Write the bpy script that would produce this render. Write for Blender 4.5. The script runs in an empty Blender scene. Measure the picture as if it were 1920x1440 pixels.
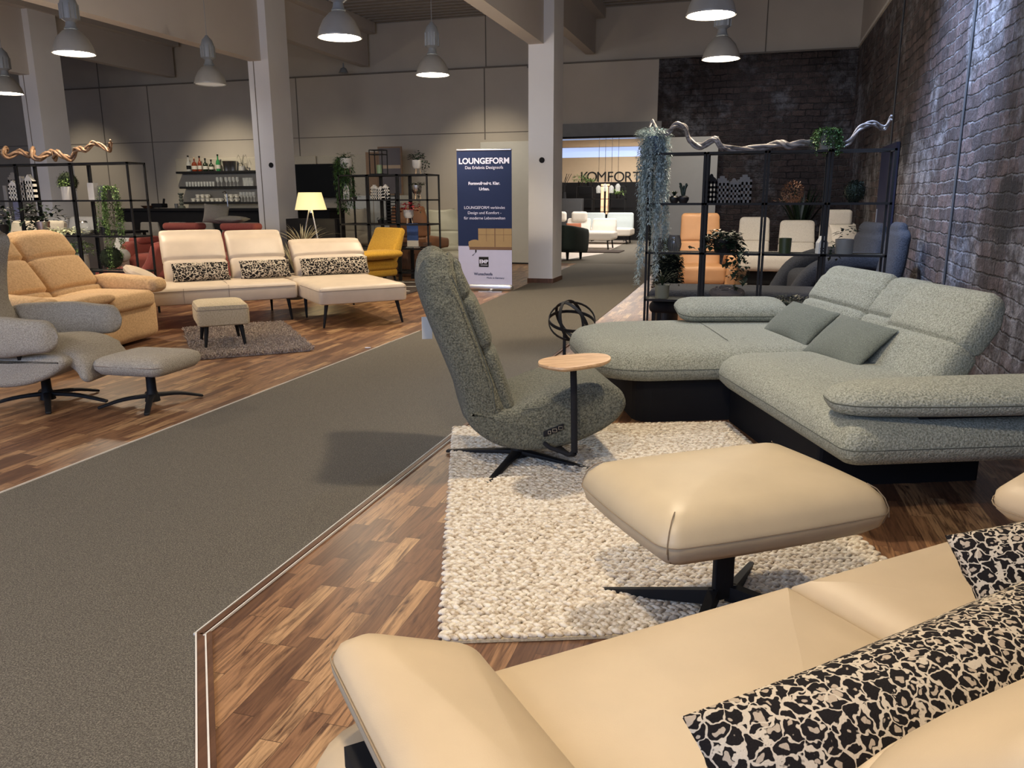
import bpy, math, random
from math import sin, cos, pi, radians as R, sqrt
from mathutils import Vector as V, Matrix, noise
random.seed(7)
sc = bpy.context.scene
COL = sc.collection

# ------------------------------------------------------------------ camera, world, light, exposure
H0, F, YAW, PITCH, ROLL = 1.36, 1500.0, .2900, .2275, .0047
cam = bpy.data.objects.new('camera', bpy.data.cameras.new('camera')); COL.objects.link(cam)
fwd = V((-sin(YAW)*cos(PITCH), cos(YAW)*cos(PITCH), -sin(PITCH)))
rt = V((cos(YAW), sin(YAW), 0)); dn = fwd.cross(rt)
r2 = rt*cos(ROLL) + dn*sin(ROLL); d2 = -rt*sin(ROLL) + dn*cos(ROLL)
cam.matrix_world = Matrix((( r2.x, -d2.x, -fwd.x, 0), (r2.y, -d2.y, -fwd.y, 0), (r2.z, -d2.z, -fwd.z, H0), (0, 0, 0, 1)))
cam.data.sensor_width = 36; cam.data.lens = 36*F/1920; cam.data.clip_start = .05; cam.data.clip_end = 200
sc.camera = cam
def P(px, py, Y):
    "world point at depth Y seen at photo pixel px, py (reading real positions off the photograph)"
    d = r2*((px-960)/F) + d2*((py-720)/F) + fwd
    t = Y/d.y
    return V((d.x*t, Y, H0+d.z*t))
def PZ(px, py, z=0):
    d = r2*((px-960)/F) + d2*((py-720)/F) + fwd
    t = (z-H0)/d.z
    return V((d.x*t, d.y*t, z))

w = bpy.data.worlds.new('world'); sc.world = w; w.use_nodes = True
w.node_tree.nodes['Background'].inputs[0].default_value = (.50, .64, 1.0, 1)
w.node_tree.nodes['Background'].inputs[1].default_value = .55
sc.view_settings.view_transform = 'Standard'; sc.view_settings.look = 'None'
sc.view_settings.exposure = 0.0; sc.view_settings.gamma = 1.0
sc.view_settings.use_curve_mapping = False

def light(name, kind, loc, aim, energy, color, **k):
    d = bpy.data.lights.new(name, kind); d.energy = energy; d.color = color
    for a, b in k.items(): setattr(d, a, b)
    o = bpy.data.objects.new(name, d); COL.objects.link(o); o.location = loc
    o.rotation_euler = (V(aim)-V(loc)).to_track_quat('-Z', 'Y').to_euler()
    return o
# daylight from the shop front behind the camera, a cool track spot on the brick wall, warm pendants (in their builder)
light('daylight_shop_front', 'AREA', (-3.5, -3.8, 2.9), (-3, 10, 1.2), 330, (.50, .65, 1.0), shape='RECTANGLE', size=9, size_y=2.4)
light('cool_wall_spot', 'SPOT', (-.1, 7.0, 4.7), (1.62, 8.1, 2.6), 2000, (.50, .66, 1.0), spot_size=R(62), spot_blend=.9, shadow_soft_size=.12)
light('cool_sofa_spot', 'SPOT', (-.9, 7.3, 4.6), (-.2, 5.7, .4), 300, (.58, .74, 1.0), spot_size=R(64), spot_blend=.8, shadow_soft_size=.1)
light('cool_wall_spot', 'SPOT', (-.8, 5.6, 4.6), (1.5, 6.2, .8), 260, (.55, .70, 1.0), spot_size=R(70), spot_blend=.9, shadow_soft_size=.12)
PENDANT_W = 170; GLOW_W = 36
for x, px, w_ in ((-16.0, 0, 300), (-11.8, 0, 520), (-5.3, 0, 400), (-1.3, 0, 130), (-8.9, 0, 90)):
    light('wall_wash_spot', 'SPOT', (x, 14.4, 4.7), (x-.25, 17, .55), w_, (1, .87, .66), spot_size=R(62), spot_blend=.9, shadow_soft_size=.1)  # bare spots without fixtures: warm wall pools, others added to brighten the wall
light('brick_fill_spot', 'SPOT', (.2, 14.2, 4.5), (.2, 17, 1.6), 110, (.85, .88, 1.0), spot_size=R(80), spot_blend=.9, shadow_soft_size=.1)  # added light without a fixture, lifts the back brick wall
light('chair_fill_spot', 'SPOT', (-4.3, 11.6, 4.7), (-5.6, 14.6, .8), 300, (1, .86, .64), spot_size=R(46), spot_blend=.8, shadow_soft_size=.08)  # added to brighten the dark wing chairs, no lamp hangs here
light('bar_fill_spot', 'SPOT', (-9.6, 11.0, 4.7), (-9.8, 14.6, .8), 160, (1, .90, .75), spot_size=R(60), spot_blend=.8, shadow_soft_size=.08)  # bare light added to brighten the bar
light('sofa_fill_spot', 'SPOT', (-.2, 10.8, 4.6), (.6, 13.6, .6), 260, (1, .88, .70), spot_size=R(50), spot_blend=.8, shadow_soft_size=.08)  # unseen fill light added for the white sofa at the back

# ------------------------------------------------------------------ materials
def newmat(name):
    m = bpy.data.materials.new(name); m.use_nodes = True
    nt = m.node_tree; b = nt.nodes['Principled BSDF']
    return m, nt, b
def N(nt, t, **k):
    n = nt.nodes.new(t)
    for a, b in k.items():
        if a in n.inputs: n.inputs[a].default_value = b
        else: setattr(n, a, b)
    return n
def ramp(nt, fac, stops):
    n = nt.nodes.new('ShaderNodeValToRGB'); e = n.color_ramp.elements
    while len(e) < len(stops): e.new(.5)
    for i, (p, c) in enumerate(stops):
        e[i].position = p; e[i].color = (*c, 1) if len(c) == 3 else c
    nt.links.new(fac, n.inputs[0]); return n.outputs[0]
def coord(nt, scale=(1, 1, 1), rot=(0, 0, 0), world=False):
    tc = nt.nodes.new('ShaderNodeTexCoord'); mp = nt.nodes.new('ShaderNodeMapping')
    src = tc.outputs['Object']
    if world:
        g = nt.nodes.new('ShaderNodeNewGeometry'); src = g.outputs['Position']
    nt.links.new(src, mp.inputs[0]); mp.inputs['Scale'].default_value = scale; mp.inputs['Rotation'].default_value = rot
    return mp.outputs[0]
def bump(nt, b, h, s=.3, d=.01):
    n = nt.nodes.new('ShaderNodeBump'); n.inputs['Strength'].default_value = s; n.inputs['Distance'].default_value = d
    nt.links.new(h, n.inputs['Height']); nt.links.new(n.outputs[0], b.inputs['Normal'])
def mixc(nt, fac, a, c, mode='MIX'):
    n = nt.nodes.new('ShaderNodeMix'); n.data_type = 'RGBA'; n.blend_type = mode
    for s, v in ((n.inputs[0], fac), (n.inputs[6], a), (n.inputs[7], c)):
        if hasattr(v, 'node'): nt.links.new(v, s)
        else: s.default_value = v if isinstance(v, float) else (*v, 1)
    return n.outputs[2]
def math_(nt, op, a, b=0.0, c=None):
    n = nt.nodes.new('ShaderNodeMath'); n.operation = op
    for i, v in enumerate((a, b) if c is None else (a, b, c)):
        if hasattr(v, 'node'): nt.links.new(v, n.inputs[i])
        else: n.inputs[i].default_value = v
    return n.outputs[0]
def plain(name, c, rough=.6, metal=0, var=.06, scale=8, **k):
    m, nt, b = newmat(name)
    n = N(nt, 'ShaderNodeTexNoise', Scale=scale, Detail=4.0); nt.links.new(coord(nt), n.inputs['Vector'])
    lo = tuple(x*(1-var) for x in c); hi = tuple(min(1, x*(1+var)) for x in c)
    nt.links.new(ramp(nt, n.outputs[0], [(.3, lo), (.7, hi)]), b.inputs['Base Color'])
    b.inputs['Roughness'].default_value = rough; b.inputs['Metallic'].default_value = metal
    for a, v in k.items(): b.inputs[a.replace('_', ' ')].default_value = v
    return m
def fabric(name, c1, c2, scale=260, bs=.5, bd=.004, rough=.95, sheen=.06):
    m, nt, b = newmat(name); co = coord(nt)
    n = N(nt, 'ShaderNodeTexNoise', Scale=scale, Detail=3.0, Roughness=.7); nt.links.new(co, n.inputs['Vector'])
    big = N(nt, 'ShaderNodeTexNoise', Scale=3.0, Detail=3.0); nt.links.new(co, big.inputs['Vector'])
    c = ramp(nt, n.outputs[0], [(.36, c1), (.62, c2)])
    c = mixc(nt, math_(nt, 'MULTIPLY', big.outputs[0], .22), c, tuple(x*.75 for x in c1))
    nt.links.new(c, b.inputs['Base Color']); b.inputs['Roughness'].default_value = rough
    b.inputs['Sheen Weight'].default_value = sheen
    v = N(nt, 'ShaderNodeTexVoronoi', Scale=scale*.55); nt.links.new(co, v.inputs['Vector'])
    bump(nt, b, math_(nt, 'ADD', n.outputs[0], math_(nt, 'MULTIPLY', v.outputs['Distance'], -.7)), bs, bd)
    return m
def leather(name, c, rough=.42, scale=420):
    m, nt, b = newmat(name); co = coord(nt)
    v = N(nt, 'ShaderNodeTexVoronoi', Scale=float(scale)); nt.links.new(co, v.inputs['Vector'])
    n = N(nt, 'ShaderNodeTexNoise', Scale=5.0, Detail=4.0); nt.links.new(co, n.inputs['Vector'])
    nt.links.new(ramp(nt, n.outputs[0], [(.3, tuple(x*.93 for x in c)), (.7, tuple(min(1, x*1.05) for x in c))]), b.inputs['Base Color'])
    b.inputs['Roughness'].default_value = rough
    h = math_(nt, 'ADD', math_(nt, 'MULTIPLY', v.outputs['Distance'], .12), math_(nt, 'MULTIPLY', n.outputs[0], 1.0))
    bump(nt, b, h, .12, .006)
    return m
def emis(name, c, s):
    m, nt, b = newmat(name)
    b.inputs['Base Color'].default_value = (*c, 1); b.inputs['Emission Color'].default_value = (*c, 1); b.inputs['Emission Strength'].default_value = s
    return m
def glass(name, c=(1, 1, 1), alpha=.25, rough=.05):
    m, nt, b = newmat(name)
    b.inputs['Base Color'].default_value = (*c, 1); b.inputs['Roughness'].default_value = rough
    b.inputs['Alpha'].default_value = alpha; b.inputs['Specular IOR Level'].default_value = .9
    return m

def wood_floor():
    m, nt, b = newmat('laminate_floor'); co = coord(nt, rot=(0, 0, R(-1.0)), world=True)
    s = nt.nodes.new('ShaderNodeSeparateXYZ'); nt.links.new(co, s.inputs[0])
    v = math_(nt, 'DIVIDE', s.outputs[0], .066); row = math_(nt, 'FLOOR', v)
    wn = nt.nodes.new('ShaderNodeTexWhiteNoise'); wn.noise_dimensions = '1D'; nt.links.new(row, wn.inputs['W'])
    u = math_(nt, 'ADD', math_(nt, 'DIVIDE', s.outputs[1], .40), math_(nt, 'MULTIPLY', wn.outputs[0], 17.3))
    cell = math_(nt, 'FLOOR', u)
    cmb = nt.nodes.new('ShaderNodeCombineXYZ'); nt.links.new(row, cmb.inputs[0]); nt.links.new(cell, cmb.inputs[1])
    wn2 = nt.nodes.new('ShaderNodeTexWhiteNoise'); wn2.noise_dimensions = '2D'; nt.links.new(cmb.outputs[0], wn2.inputs['Vector'])
    base = ramp(nt, wn2.outputs['Value'], [(0, (.13, .065, .036)), (.28, (.21, .105, .056)), (.5, (.29, .155, .080)), (.74, (.38, .21, .105)), (1, (.50, .31, .16))])
    # grain, shifted per strip
    off = nt.nodes.new('ShaderNodeVectorMath'); off.operation = 'MULTIPLY_ADD'
    nt.links.new(wn2.outputs['Color'], off.inputs[0]); off.inputs[1].default_value = (9, 30, 5)
    mp = nt.nodes.new('ShaderNodeMapping'); nt.links.new(co, mp.inputs[0]); mp.inputs['Scale'].default_value = (34, 3.2, 1)
    nt.links.new(mp.outputs[0], off.inputs[2])
    g = N(nt, 'ShaderNodeTexNoise', Scale=1.0, Detail=6.0, Roughness=.62, Distortion=1.6); nt.links.new(off.outputs[0], g.inputs['Vector'])
    c = mixc(nt, ramp(nt, g.outputs[0], [(.44, (0, 0, 0)), (.66, (1, 1, 1))]), base, (.085, .040, .024))
    g2 = N(nt, 'ShaderNodeTexWave', Scale=.55, Distortion=14.0, Detail=3.0); nt.links.new(off.outputs[0], g2.inputs['Vector'])
    c = mixc(nt, math_(nt, 'MULTIPLY', g2.outputs['Fac'], .20), c, (.05, .02, .012))
    # joints
    fx = math_(nt, 'FRACT', v); fu = math_(nt, 'FRACT', u)
    j = math_(nt, 'MAXIMUM', math_(nt, 'LESS_THAN', fx, .022), math_(nt, 'LESS_THAN', fu, .006))
    c = mixc(nt, math_(nt, 'MULTIPLY', j, .7), c, (.03, .014, .008))
    nt.links.new(c, b.inputs['Base Color']); b.inputs['Roughness'].default_value = .36
    bump(nt, b, math_(nt, 'SUBTRACT', math_(nt, 'MULTIPLY', g.outputs[0], .25), j), .12, .002)
    return m
def carpet_mat():
    m, nt, b = newmat('needle_felt'); co = coord(nt, world=True)
    n = N(nt, 'ShaderNodeTexNoise', Scale=210.0, Detail=3.0, Roughness=.8); nt.links.new(co, n.inputs['Vector'])
    n2 = N(nt, 'ShaderNodeTexNoise', Scale=1.3, Detail=4.0); nt.links.new(coord(nt, (1, .35, 1), world=True), n2.inputs['Vector'])
    c = ramp(nt, n.outputs[0], [(.36, (.048, .042, .033)), (.5, (.122, .109, .087)), (.66, (.29, .262, .215))])
    c = mixc(nt, math_(nt, 'MULTIPLY', n2.outputs[0], .35), c, (.115, .108, .094))
    nt.links.new(c, b.inputs['Base Color']); b.inputs['Roughness'].default_value = 1
    bump(nt, b, n.outputs[0], .8, .006)
    return m
def brick_mat(name, axis, s=1.0, c1=(.078, .064, .072), c2=(.20, .145, .145), mortar=(.28, .28, .30), pl=1.0):
    m, nt, b = newmat(name)
    g = nt.nodes.new('ShaderNodeNewGeometry'); sp = nt.nodes.new('ShaderNodeSeparateXYZ'); nt.links.new(g.outputs['Position'], sp.inputs[0])
    cb = nt.nodes.new('ShaderNodeCombineXYZ'); nt.links.new(sp.outputs[axis], cb.inputs[0]); nt.links.new(sp.outputs[2], cb.inputs[1])
    nz = N(nt, 'ShaderNodeTexNoise', Scale=2.3*s, Detail=4.0); nt.links.new(cb.outputs[0], nz.inputs['Vector'])
    nf = N(nt, 'ShaderNodeTexNoise', Scale=17.0*s, Detail=3.0); nt.links.new(cb.outputs[0], nf.inputs['Vector'])
    def warp(src, k, a):
        va = nt.nodes.new('ShaderNodeVectorMath'); va.operation = 'SUBTRACT'; nt.links.new(src, va.inputs[0]); va.inputs[1].default_value = (.5, .5, .5)
        vb = nt.nodes.new('ShaderNodeVectorMath'); vb.operation = 'MULTIPLY_ADD'; nt.links.new(va.outputs[0], vb.inputs[0]); vb.inputs[1].default_value = (k, k*.8, 0)
        nt.links.new(a, vb.inputs[2]); return vb.outputs[0]
    co = warp(nf.outputs['Color'], .040/s, warp(nz.outputs['Color'], .10/s, cb.outputs[0]))
    br = N(nt, 'ShaderNodeTexBrick', Scale=1.0); nt.links.new(co, br.inputs['Vector'])
    for k, v in (('Mortar Size', .011/s), ('Mortar Smooth', .7), ('Bias', -.1), ('Brick Width', .27/s), ('Row Height', .115/s)): br.inputs[k].default_value = v
    br.inputs['Color1'].default_value = (*c1, 1); br.inputs['Color2'].default_value = (*c2, 1); br.inputs['Mortar'].default_value = (*mortar, 1)
    big = N(nt, 'ShaderNodeTexNoise', Scale=.9, Detail=5.0, Roughness=.6); nt.links.new(cb.outputs[0], big.inputs['Vector'])
    fine = N(nt, 'ShaderNodeTexNoise', Scale=42.0, Detail=5.0, Roughness=.7); nt.links.new(cb.outputs[0], fine.inputs['Vector'])
    mid = N(nt, 'ShaderNodeTexNoise', Scale=6.0, Detail=6.0, Roughness=.7); nt.links.new(cb.outputs[0], mid.inputs['Vector'])
    patch = ramp(nt, big.outputs[0], [(.51, (0, 0, 0)), (.60, (1, 1, 1))])       # old plaster patches
    plaster = ramp(nt, mid.outputs[0], [(.3, (.15*pl, .15*pl, .165*pl)), (.7, (.44*pl, .44*pl, .48*pl))])
    mv = N(nt, 'ShaderNodeTexNoise', Scale=1.1, Detail=2.0); nt.links.new(coord(nt, (1, 1, 1), world=True), mv.inputs['Vector'])
    mdark = ramp(nt, mv.outputs[0], [(.45, (0, 0, 0)), (.58, (1, 1, 1))])
    bc = mixc(nt, math_(nt, 'MULTIPLY', math_(nt, 'GREATER_THAN', br.outputs['Fac'], .35), mdark), br.outputs['Color'], (.020, .018, .022))
    c = mixc(nt, math_(nt, 'MULTIPLY', patch, .8), bc, plaster)
    c = mixc(nt, ramp(nt, mid.outputs[0], [(.38, (.75, .75, .75)), (.56, (0, 0, 0))]), c, (.035, .026, .026))
    c = mixc(nt, .55, c, ramp(nt, fine.outputs[0], [(.3, (.35, .35, .35)), (.7, (1.35, 1.35, 1.35))]), 'MULTIPLY')
    # round soot stains
    st = N(nt, 'ShaderNodeTexVoronoi', Scale=.52); nt.links.new(cb.outputs[0], st.inputs['Vector']); st.inputs['Randomness'].default_value = .8
    dist = math_(nt, 'ADD', st.outputs['Distance'], math_(nt, 'MULTIPLY', math_(nt, 'SUBTRACT', nf.outputs[0], .5), .12))
    c = mixc(nt, ramp(nt, dist, [(.13, (.85, .85, .85)), (.17, (0, 0, 0))]), c, (.022, .022, .028))
    nt.links.new(c, b.inputs['Base Color']); b.inputs['Roughness'].default_value = .8
    h = math_(nt, 'MULTIPLY', math_(nt, 'SUBTRACT', 1.0, br.outputs['Fac']), math_(nt, 'SUBTRACT', 1.0, math_(nt, 'MULTIPLY', patch, .7)))
    h = math_(nt, 'ADD', h, math_(nt, 'ADD', math_(nt, 'MULTIPLY', mid.outputs[0], 1.1), math_(nt, 'MULTIPLY', fine.outputs[0], .35)))
    bump(nt, b, h, 1.0, .10)
    return m
def leopard(name, s=1.0):
    m, nt, b = newmat(name); co = coord(nt, (1, 1, 1))
    n = N(nt, 'ShaderNodeTexNoise', Scale=26.0*s, Detail=2.0); nt.links.new(co, n.inputs['Vector'])
    vb = nt.nodes.new('ShaderNodeVectorMath'); vb.operation = 'MULTIPLY_ADD'; nt.links.new(n.outputs['Color'], vb.inputs[0])
    vb.inputs[1].default_value = (.05/s,)*3; nt.links.new(co, vb.inputs[2])
    mp = nt.nodes.new('ShaderNodeMapping'); nt.links.new(vb.outputs[0], mp.inputs[0]); mp.inputs['Scale'].default_value = (20*s, 27*s, 27*s)
    v = N(nt, 'ShaderNodeTexVoronoi', Scale=1.0); nt.links.new(mp.outputs[0], v.inputs['Vector'])
    ve = N(nt, 'ShaderNodeTexVoronoi', Scale=1.0); ve.feature = 'DISTANCE_TO_EDGE'; nt.links.new(mp.outputs[0], ve.inputs['Vector'])
    br = N(nt, 'ShaderNodeTexNoise', Scale=48.0*s, Detail=1.0); nt.links.new(co, br.inputs['Vector'])
    nz = math_(nt, 'SUBTRACT', br.outputs[0], .5)
    gap = ramp(nt, math_(nt, 'ADD', ve.outputs['Distance'], math_(nt, 'MULTIPLY', nz, .22)), [(.055, (1, 1, 1)), (.080, (0, 0, 0))])
    core = ramp(nt, math_(nt, 'ADD', v.outputs['Distance'], math_(nt, 'MULTIPLY', nz, .45)), [(.24, (1, 1, 1)), (.27, (0, 0, 0))])
    c = mixc(nt, core, (.012, .010, .010), (.40, .33, .25)); c = mixc(nt, gap, c, (.52, .45, .35))
    nt.links.new(c, b.inputs['Base Color']); b.inputs['Roughness'].default_value = .95; b.inputs['Specular IOR Level'].default_value = .15
    f = N(nt, 'ShaderNodeTexNoise', Scale=420.0, Detail=2.0); nt.links.new(co, f.inputs['Vector']); bump(nt, b, f.outputs[0], .4, .003)
    return m
def oak(name, c1, c2, sc_=(3, 40, 40)):
    m, nt, b = newmat(name); co = coord(nt, sc_)
    n = N(nt, 'ShaderNodeTexNoise', Scale=1.0, Detail=5.0, Distortion=1.2); nt.links.new(co, n.inputs['Vector'])
    nt.links.new(ramp(nt, n.outputs[0], [(.3, c1), (.7, c2)]), b.inputs['Base Color']); b.inputs['Roughness'].default_value = .45
    bump(nt, b, n.outputs[0], .1, .002); return m

M = dict(
 floor=wood_floor(), carpet=carpet_mat(),
 brickR=brick_mat('brick_mural_right', 1), brickB=brick_mat('brick_mural_back', 0, 1.0, (.060, .046, .046), (.115, .080, .072), (.13, .12, .115), .55),
 wall=plain('painted_concrete', (.48, .43, .36), .85, var=.04, scale=2),
 beam=plain('painted_beam', (.47, .435, .41), .8, var=.03, scale=2),
 column=plain('painted_column', (.66, .66, .68), .75, var=.02, scale=3),
 joint=plain('joint_line', (.16, .14, .12), .9), trimw=plain('white_trim', (.72, .70, .66), .5),
 deck=plain('deck_sheet', (.28, .26, .24), .7), panel=plain('grey_panel', (.45, .44, .40), .6, var=.02),
 header=plain('grey_header', (.20, .20, .195), .7),
 green=fabric('green_boucle', (.145, .155, .115), (.41, .42, .35), 135, .8, .007),
 greendark=fabric('dark_green_boucle', (.042, .045, .032), (.20, .20, .15), 135, .9, .007),
 greencush=fabric('dark_green_weave', (.075, .085, .066), (.17, .185, .15), 200, .5, .004),
 taupe=leather('sand_leather', (.49, .385, .255), .5), taupe2=leather('sand_leather_ottoman', (.49, .395, .255), .46),
 ivory=leather('ivory_leather', (.60, .50, .39), .45, 200),
 seam=plain('seam_thread', (.25, .185, .115), .8), seamg=plain('green_seam', (.07, .075, .06), .9), seami=plain('ivory_seam', (.25, .2, .16), .9),
 greyfab=fabric('grey_beige_boucle', (.26, .23, .18), (.50, .45, .37), 150, .6, .006),
 tan=fabric('tan_suede', (.52, .33, .16), (.70, .47, .25), 60, .3, .004),
 honey=fabric('beige_chenille', (.42, .34, .21), (.62, .52, .36), 90, .4, .004),
 yellow=fabric('mustard_velvet', (.50, .27, .025), (.72, .42, .05), 80, .3, .003),
 red=fabric('brick_red_fabric', (.22, .050, .042), (.33, .085, .07), 150, .3, .003),
 navy=fabric('navy_boucle', (.009, .012, .020), (.036, .044, .064), 120, .6, .006, .95, 0.0),
 lgrey=fabric('light_grey_fabric', (.36, .37, .38), (.55, .56, .57), 160, .4, .004),
 mgrey=fabric('mid_grey_fabric', (.16, .155, .14), (.26, .25, .23), 160, .4, .004),
 white=fabric('off_white_fabric', (.60, .56, .50), (.80, .76, .70), 120, .3, .004),
 bgreen=fabric('dark_velvet', (.008, .016, .014), (.022, .035, .030), 120, .3, .003),
 brownl=leather('brown_leather', (.25, .115, .055), .5, 150), wingl=leather('grey_green_leather', (.36, .35, .28), .45, 150),
 tanl=leather('cognac_leather', (.50, .27, .13), .5, 150), creamf=fabric('cream_fabric', (.42, .38, .30), (.56, .51, .42), 150, .3, .003),
 black=plain('black_metal', (.010, .010, .011), .6, 0, Specular_IOR_Level=.25), blackm=plain('matt_black', (.012, .012, .014), .8, Specular_IOR_Level=.2), darkgrey=plain('dark_grey', (.045, .048, .055), .6),
 steel=plain('brushed_steel', (.55, .55, .56), .3, 1), lamp_shell=plain('grey_lamp_shell', (.30, .29, .27), .35, .1), lamp_gear=plain('grey_lamp_gear', (.24, .26, .28), .5, .2),
 oak=oak('oak_top', (.40, .24, .12), (.62, .42, .24), (6, 40, 40)), brownwood=oak('brown_wood', (.07, .030, .016), (.14, .065, .035), (30, 4, 4)),
 drift=oak('driftwood_warm', (.10, .055, .030), (.36, .22, .13), (8, 30, 30)), driftg=oak('driftwood_grey', (.05, .045, .045), (.33, .31, .31), (8, 30, 30)),
 leaf=plain('leaf_green', (.06, .13, .04), .5, var=.4, scale=30), leafd=plain('leaf_dark', (.010, .024, .012), .5, var=.4, scale=30),
 leafl=plain('leaf_light', (.16, .26, .08), .5, var=.4, scale=30), silver=plain('silver_leaf', (.42, .52, .54), .7, var=.35, scale=30),
 moss=plain('moss', (.045, .060, .015), 1, var=.6, scale=60), mossd=plain('dark_moss', (.018, .028, .012), 1, var=.6, scale=60), mossblk=plain('black_green_moss', (.004, .010, .004), 1, var=.6, scale=60),
 petal=plain('white_petal', (.65, .68, .45), .6), redflower=plain('red_petal', (.42, .04, .05), .6), grass=plain('dry_grass', (.42, .38, .24), .8),
 potw=plain('white_pot', (.58, .56, .52), .5), potg=plain('grey_pot', (.17, .17, .16), .6), potgreen=plain('sage_pot', (.16, .17, .13), .6), potd=plain('black_pot', (.01, .01, .012), .4), potb=plain('blue_pot', (.10, .16, .33), .5),
 ceramic=plain('white_ceramic', (.66, .64, .58), .5), greytin=plain('grey_tin', (.14, .135, .13), .6), legw=plain('light_wood_leg', (.55, .40, .26), .6),
 rug=None, shag=None, navyprint=plain('navy_print', (.016, .026, .075), .8, var=.02, Specular_IOR_Level=.15), printw=plain('print_white', (.60, .62, .80), .5, var=.01), lightprint=plain('lilac_print', (.42, .43, .60), .5, var=.02),
 sofa1=plain('print_tan', (.28, .19, .085), .6), sofa2=plain('print_brown', (.13, .07, .035), .6), screen=plain('tv_screen', (.004, .005, .006), .5, Specular_IOR_Level=.15),
 shade=None, glassc=glass('clear_glass', (.85, .88, .86), .28), glassd=glass('smoky_glass', (.12, .12, .12), .55), glassg=glass('green_glass', (.03, .25, .08), .8), gshelf=glass('glass_shelf', (.55, .60, .60), .35),
 amber=glass('amber_bottle', (.22, .04, .015), .9), dgreenb=glass('dark_bottle', (.012, .02, .010), .95), labelm=plain('bottle_label', (.6, .57, .5), .6),
 candle=plain('green_candle_glass', (.035, .048, .018), .35), lgreen=plain('pale_green_candle', (.25, .34, .18), .4),
 cream=plain('cream_wall', (.60, .47, .33), .8, var=.02), bluedoor=plain('dark_blue_door', (.012, .018, .065), .6), whitefloor=plain('pale_floor', (.55, .48, .42), .5),
 mirror=plain('fridge_white', (.45, .46, .44), .4), pict=plain('picture_tone', (.12, .10, .10), .4), picf=plain('picture_frame', (.22, .13, .07), .5),
 blueprint=plain('brochure_blue', (.03, .07, .22), .5), brand=plain('brown_darkrug', (.05, .035, .028), 1), lightfab=fabric('pale_blue_fabric', (.38, .44, .46), (.50, .56, .58), 120, .3, .003),
 orange=plain('rust_cushion', (.30, .10, .05), .9), wicker=plain('grey_wicker', (.12, .105, .095), .8), silk=plain('pale_pillow', (.4, .4, .4), .9),
)
def rugmat():
    m, nt, b = newmat('wool_braid'); co = coord(nt)
    n = N(nt, 'ShaderNodeTexNoise', Scale=38.0, Detail=2.0); nt.links.new(co, n.inputs['Vector'])
    st = N(nt, 'ShaderNodeTexNoise', Scale=1.0, Detail=3.0); nt.links.new(coord(nt, (260, 90, 90)), st.inputs['Vector'])
    c = ramp(nt, n.outputs[0], [(.34, (.42, .33, .22)), (.48, (.64, .56, .44)), (.62, (.78, .72, .60))])
    nt.links.new(c, b.inputs['Base Color']); b.inputs['Roughness'].default_value = 1; b.inputs['Sheen Weight'].default_value = .2
    bump(nt, b, st.outputs[0], .5, .003); return m
def shagmat():
    m, nt, b = newmat('shag_pile'); co = coord(nt)
    n = N(nt, 'ShaderNodeTexNoise', Scale=70.0, Detail=2.0); nt.links.new(co, n.inputs['Vector'])
    nt.links.new(ramp(nt, n.outputs[0], [(.3, (.16, .12, .105)), (.5, (.36, .30, .26)), (.7, (.62, .54, .47))]), b.inputs['Base Color'])
    b.inputs['Roughness'].default_value = 1; return m
def shademat():
    m, nt, b = newmat('lit_lamp_shade'); b.inputs['Base Color'].default_value = (.8, .68, .40, 1)
    b.inputs['Emission Color'].default_value = (1, .80, .36, 1); b.inputs['Emission Strength'].default_value = .85; return m
M['rug'] = rugmat(); M['shag'] = shagmat(); M['shade'] = shademat()
M['lens'] = emis('lamp_lens', (1, .93, .80), 14); M['lensoff'] = emis('lamp_lens_dim', (.55, .53, .48), .35); M['tube'] = emis('ceiling_tube', (.75, .85, 1), 3.0); M['sky'] = emis('daylight_pane', (.45, .58, .95), .9); M['warmlit'] = emis('lit_niche', (1, .62, .36), .8)

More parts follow.
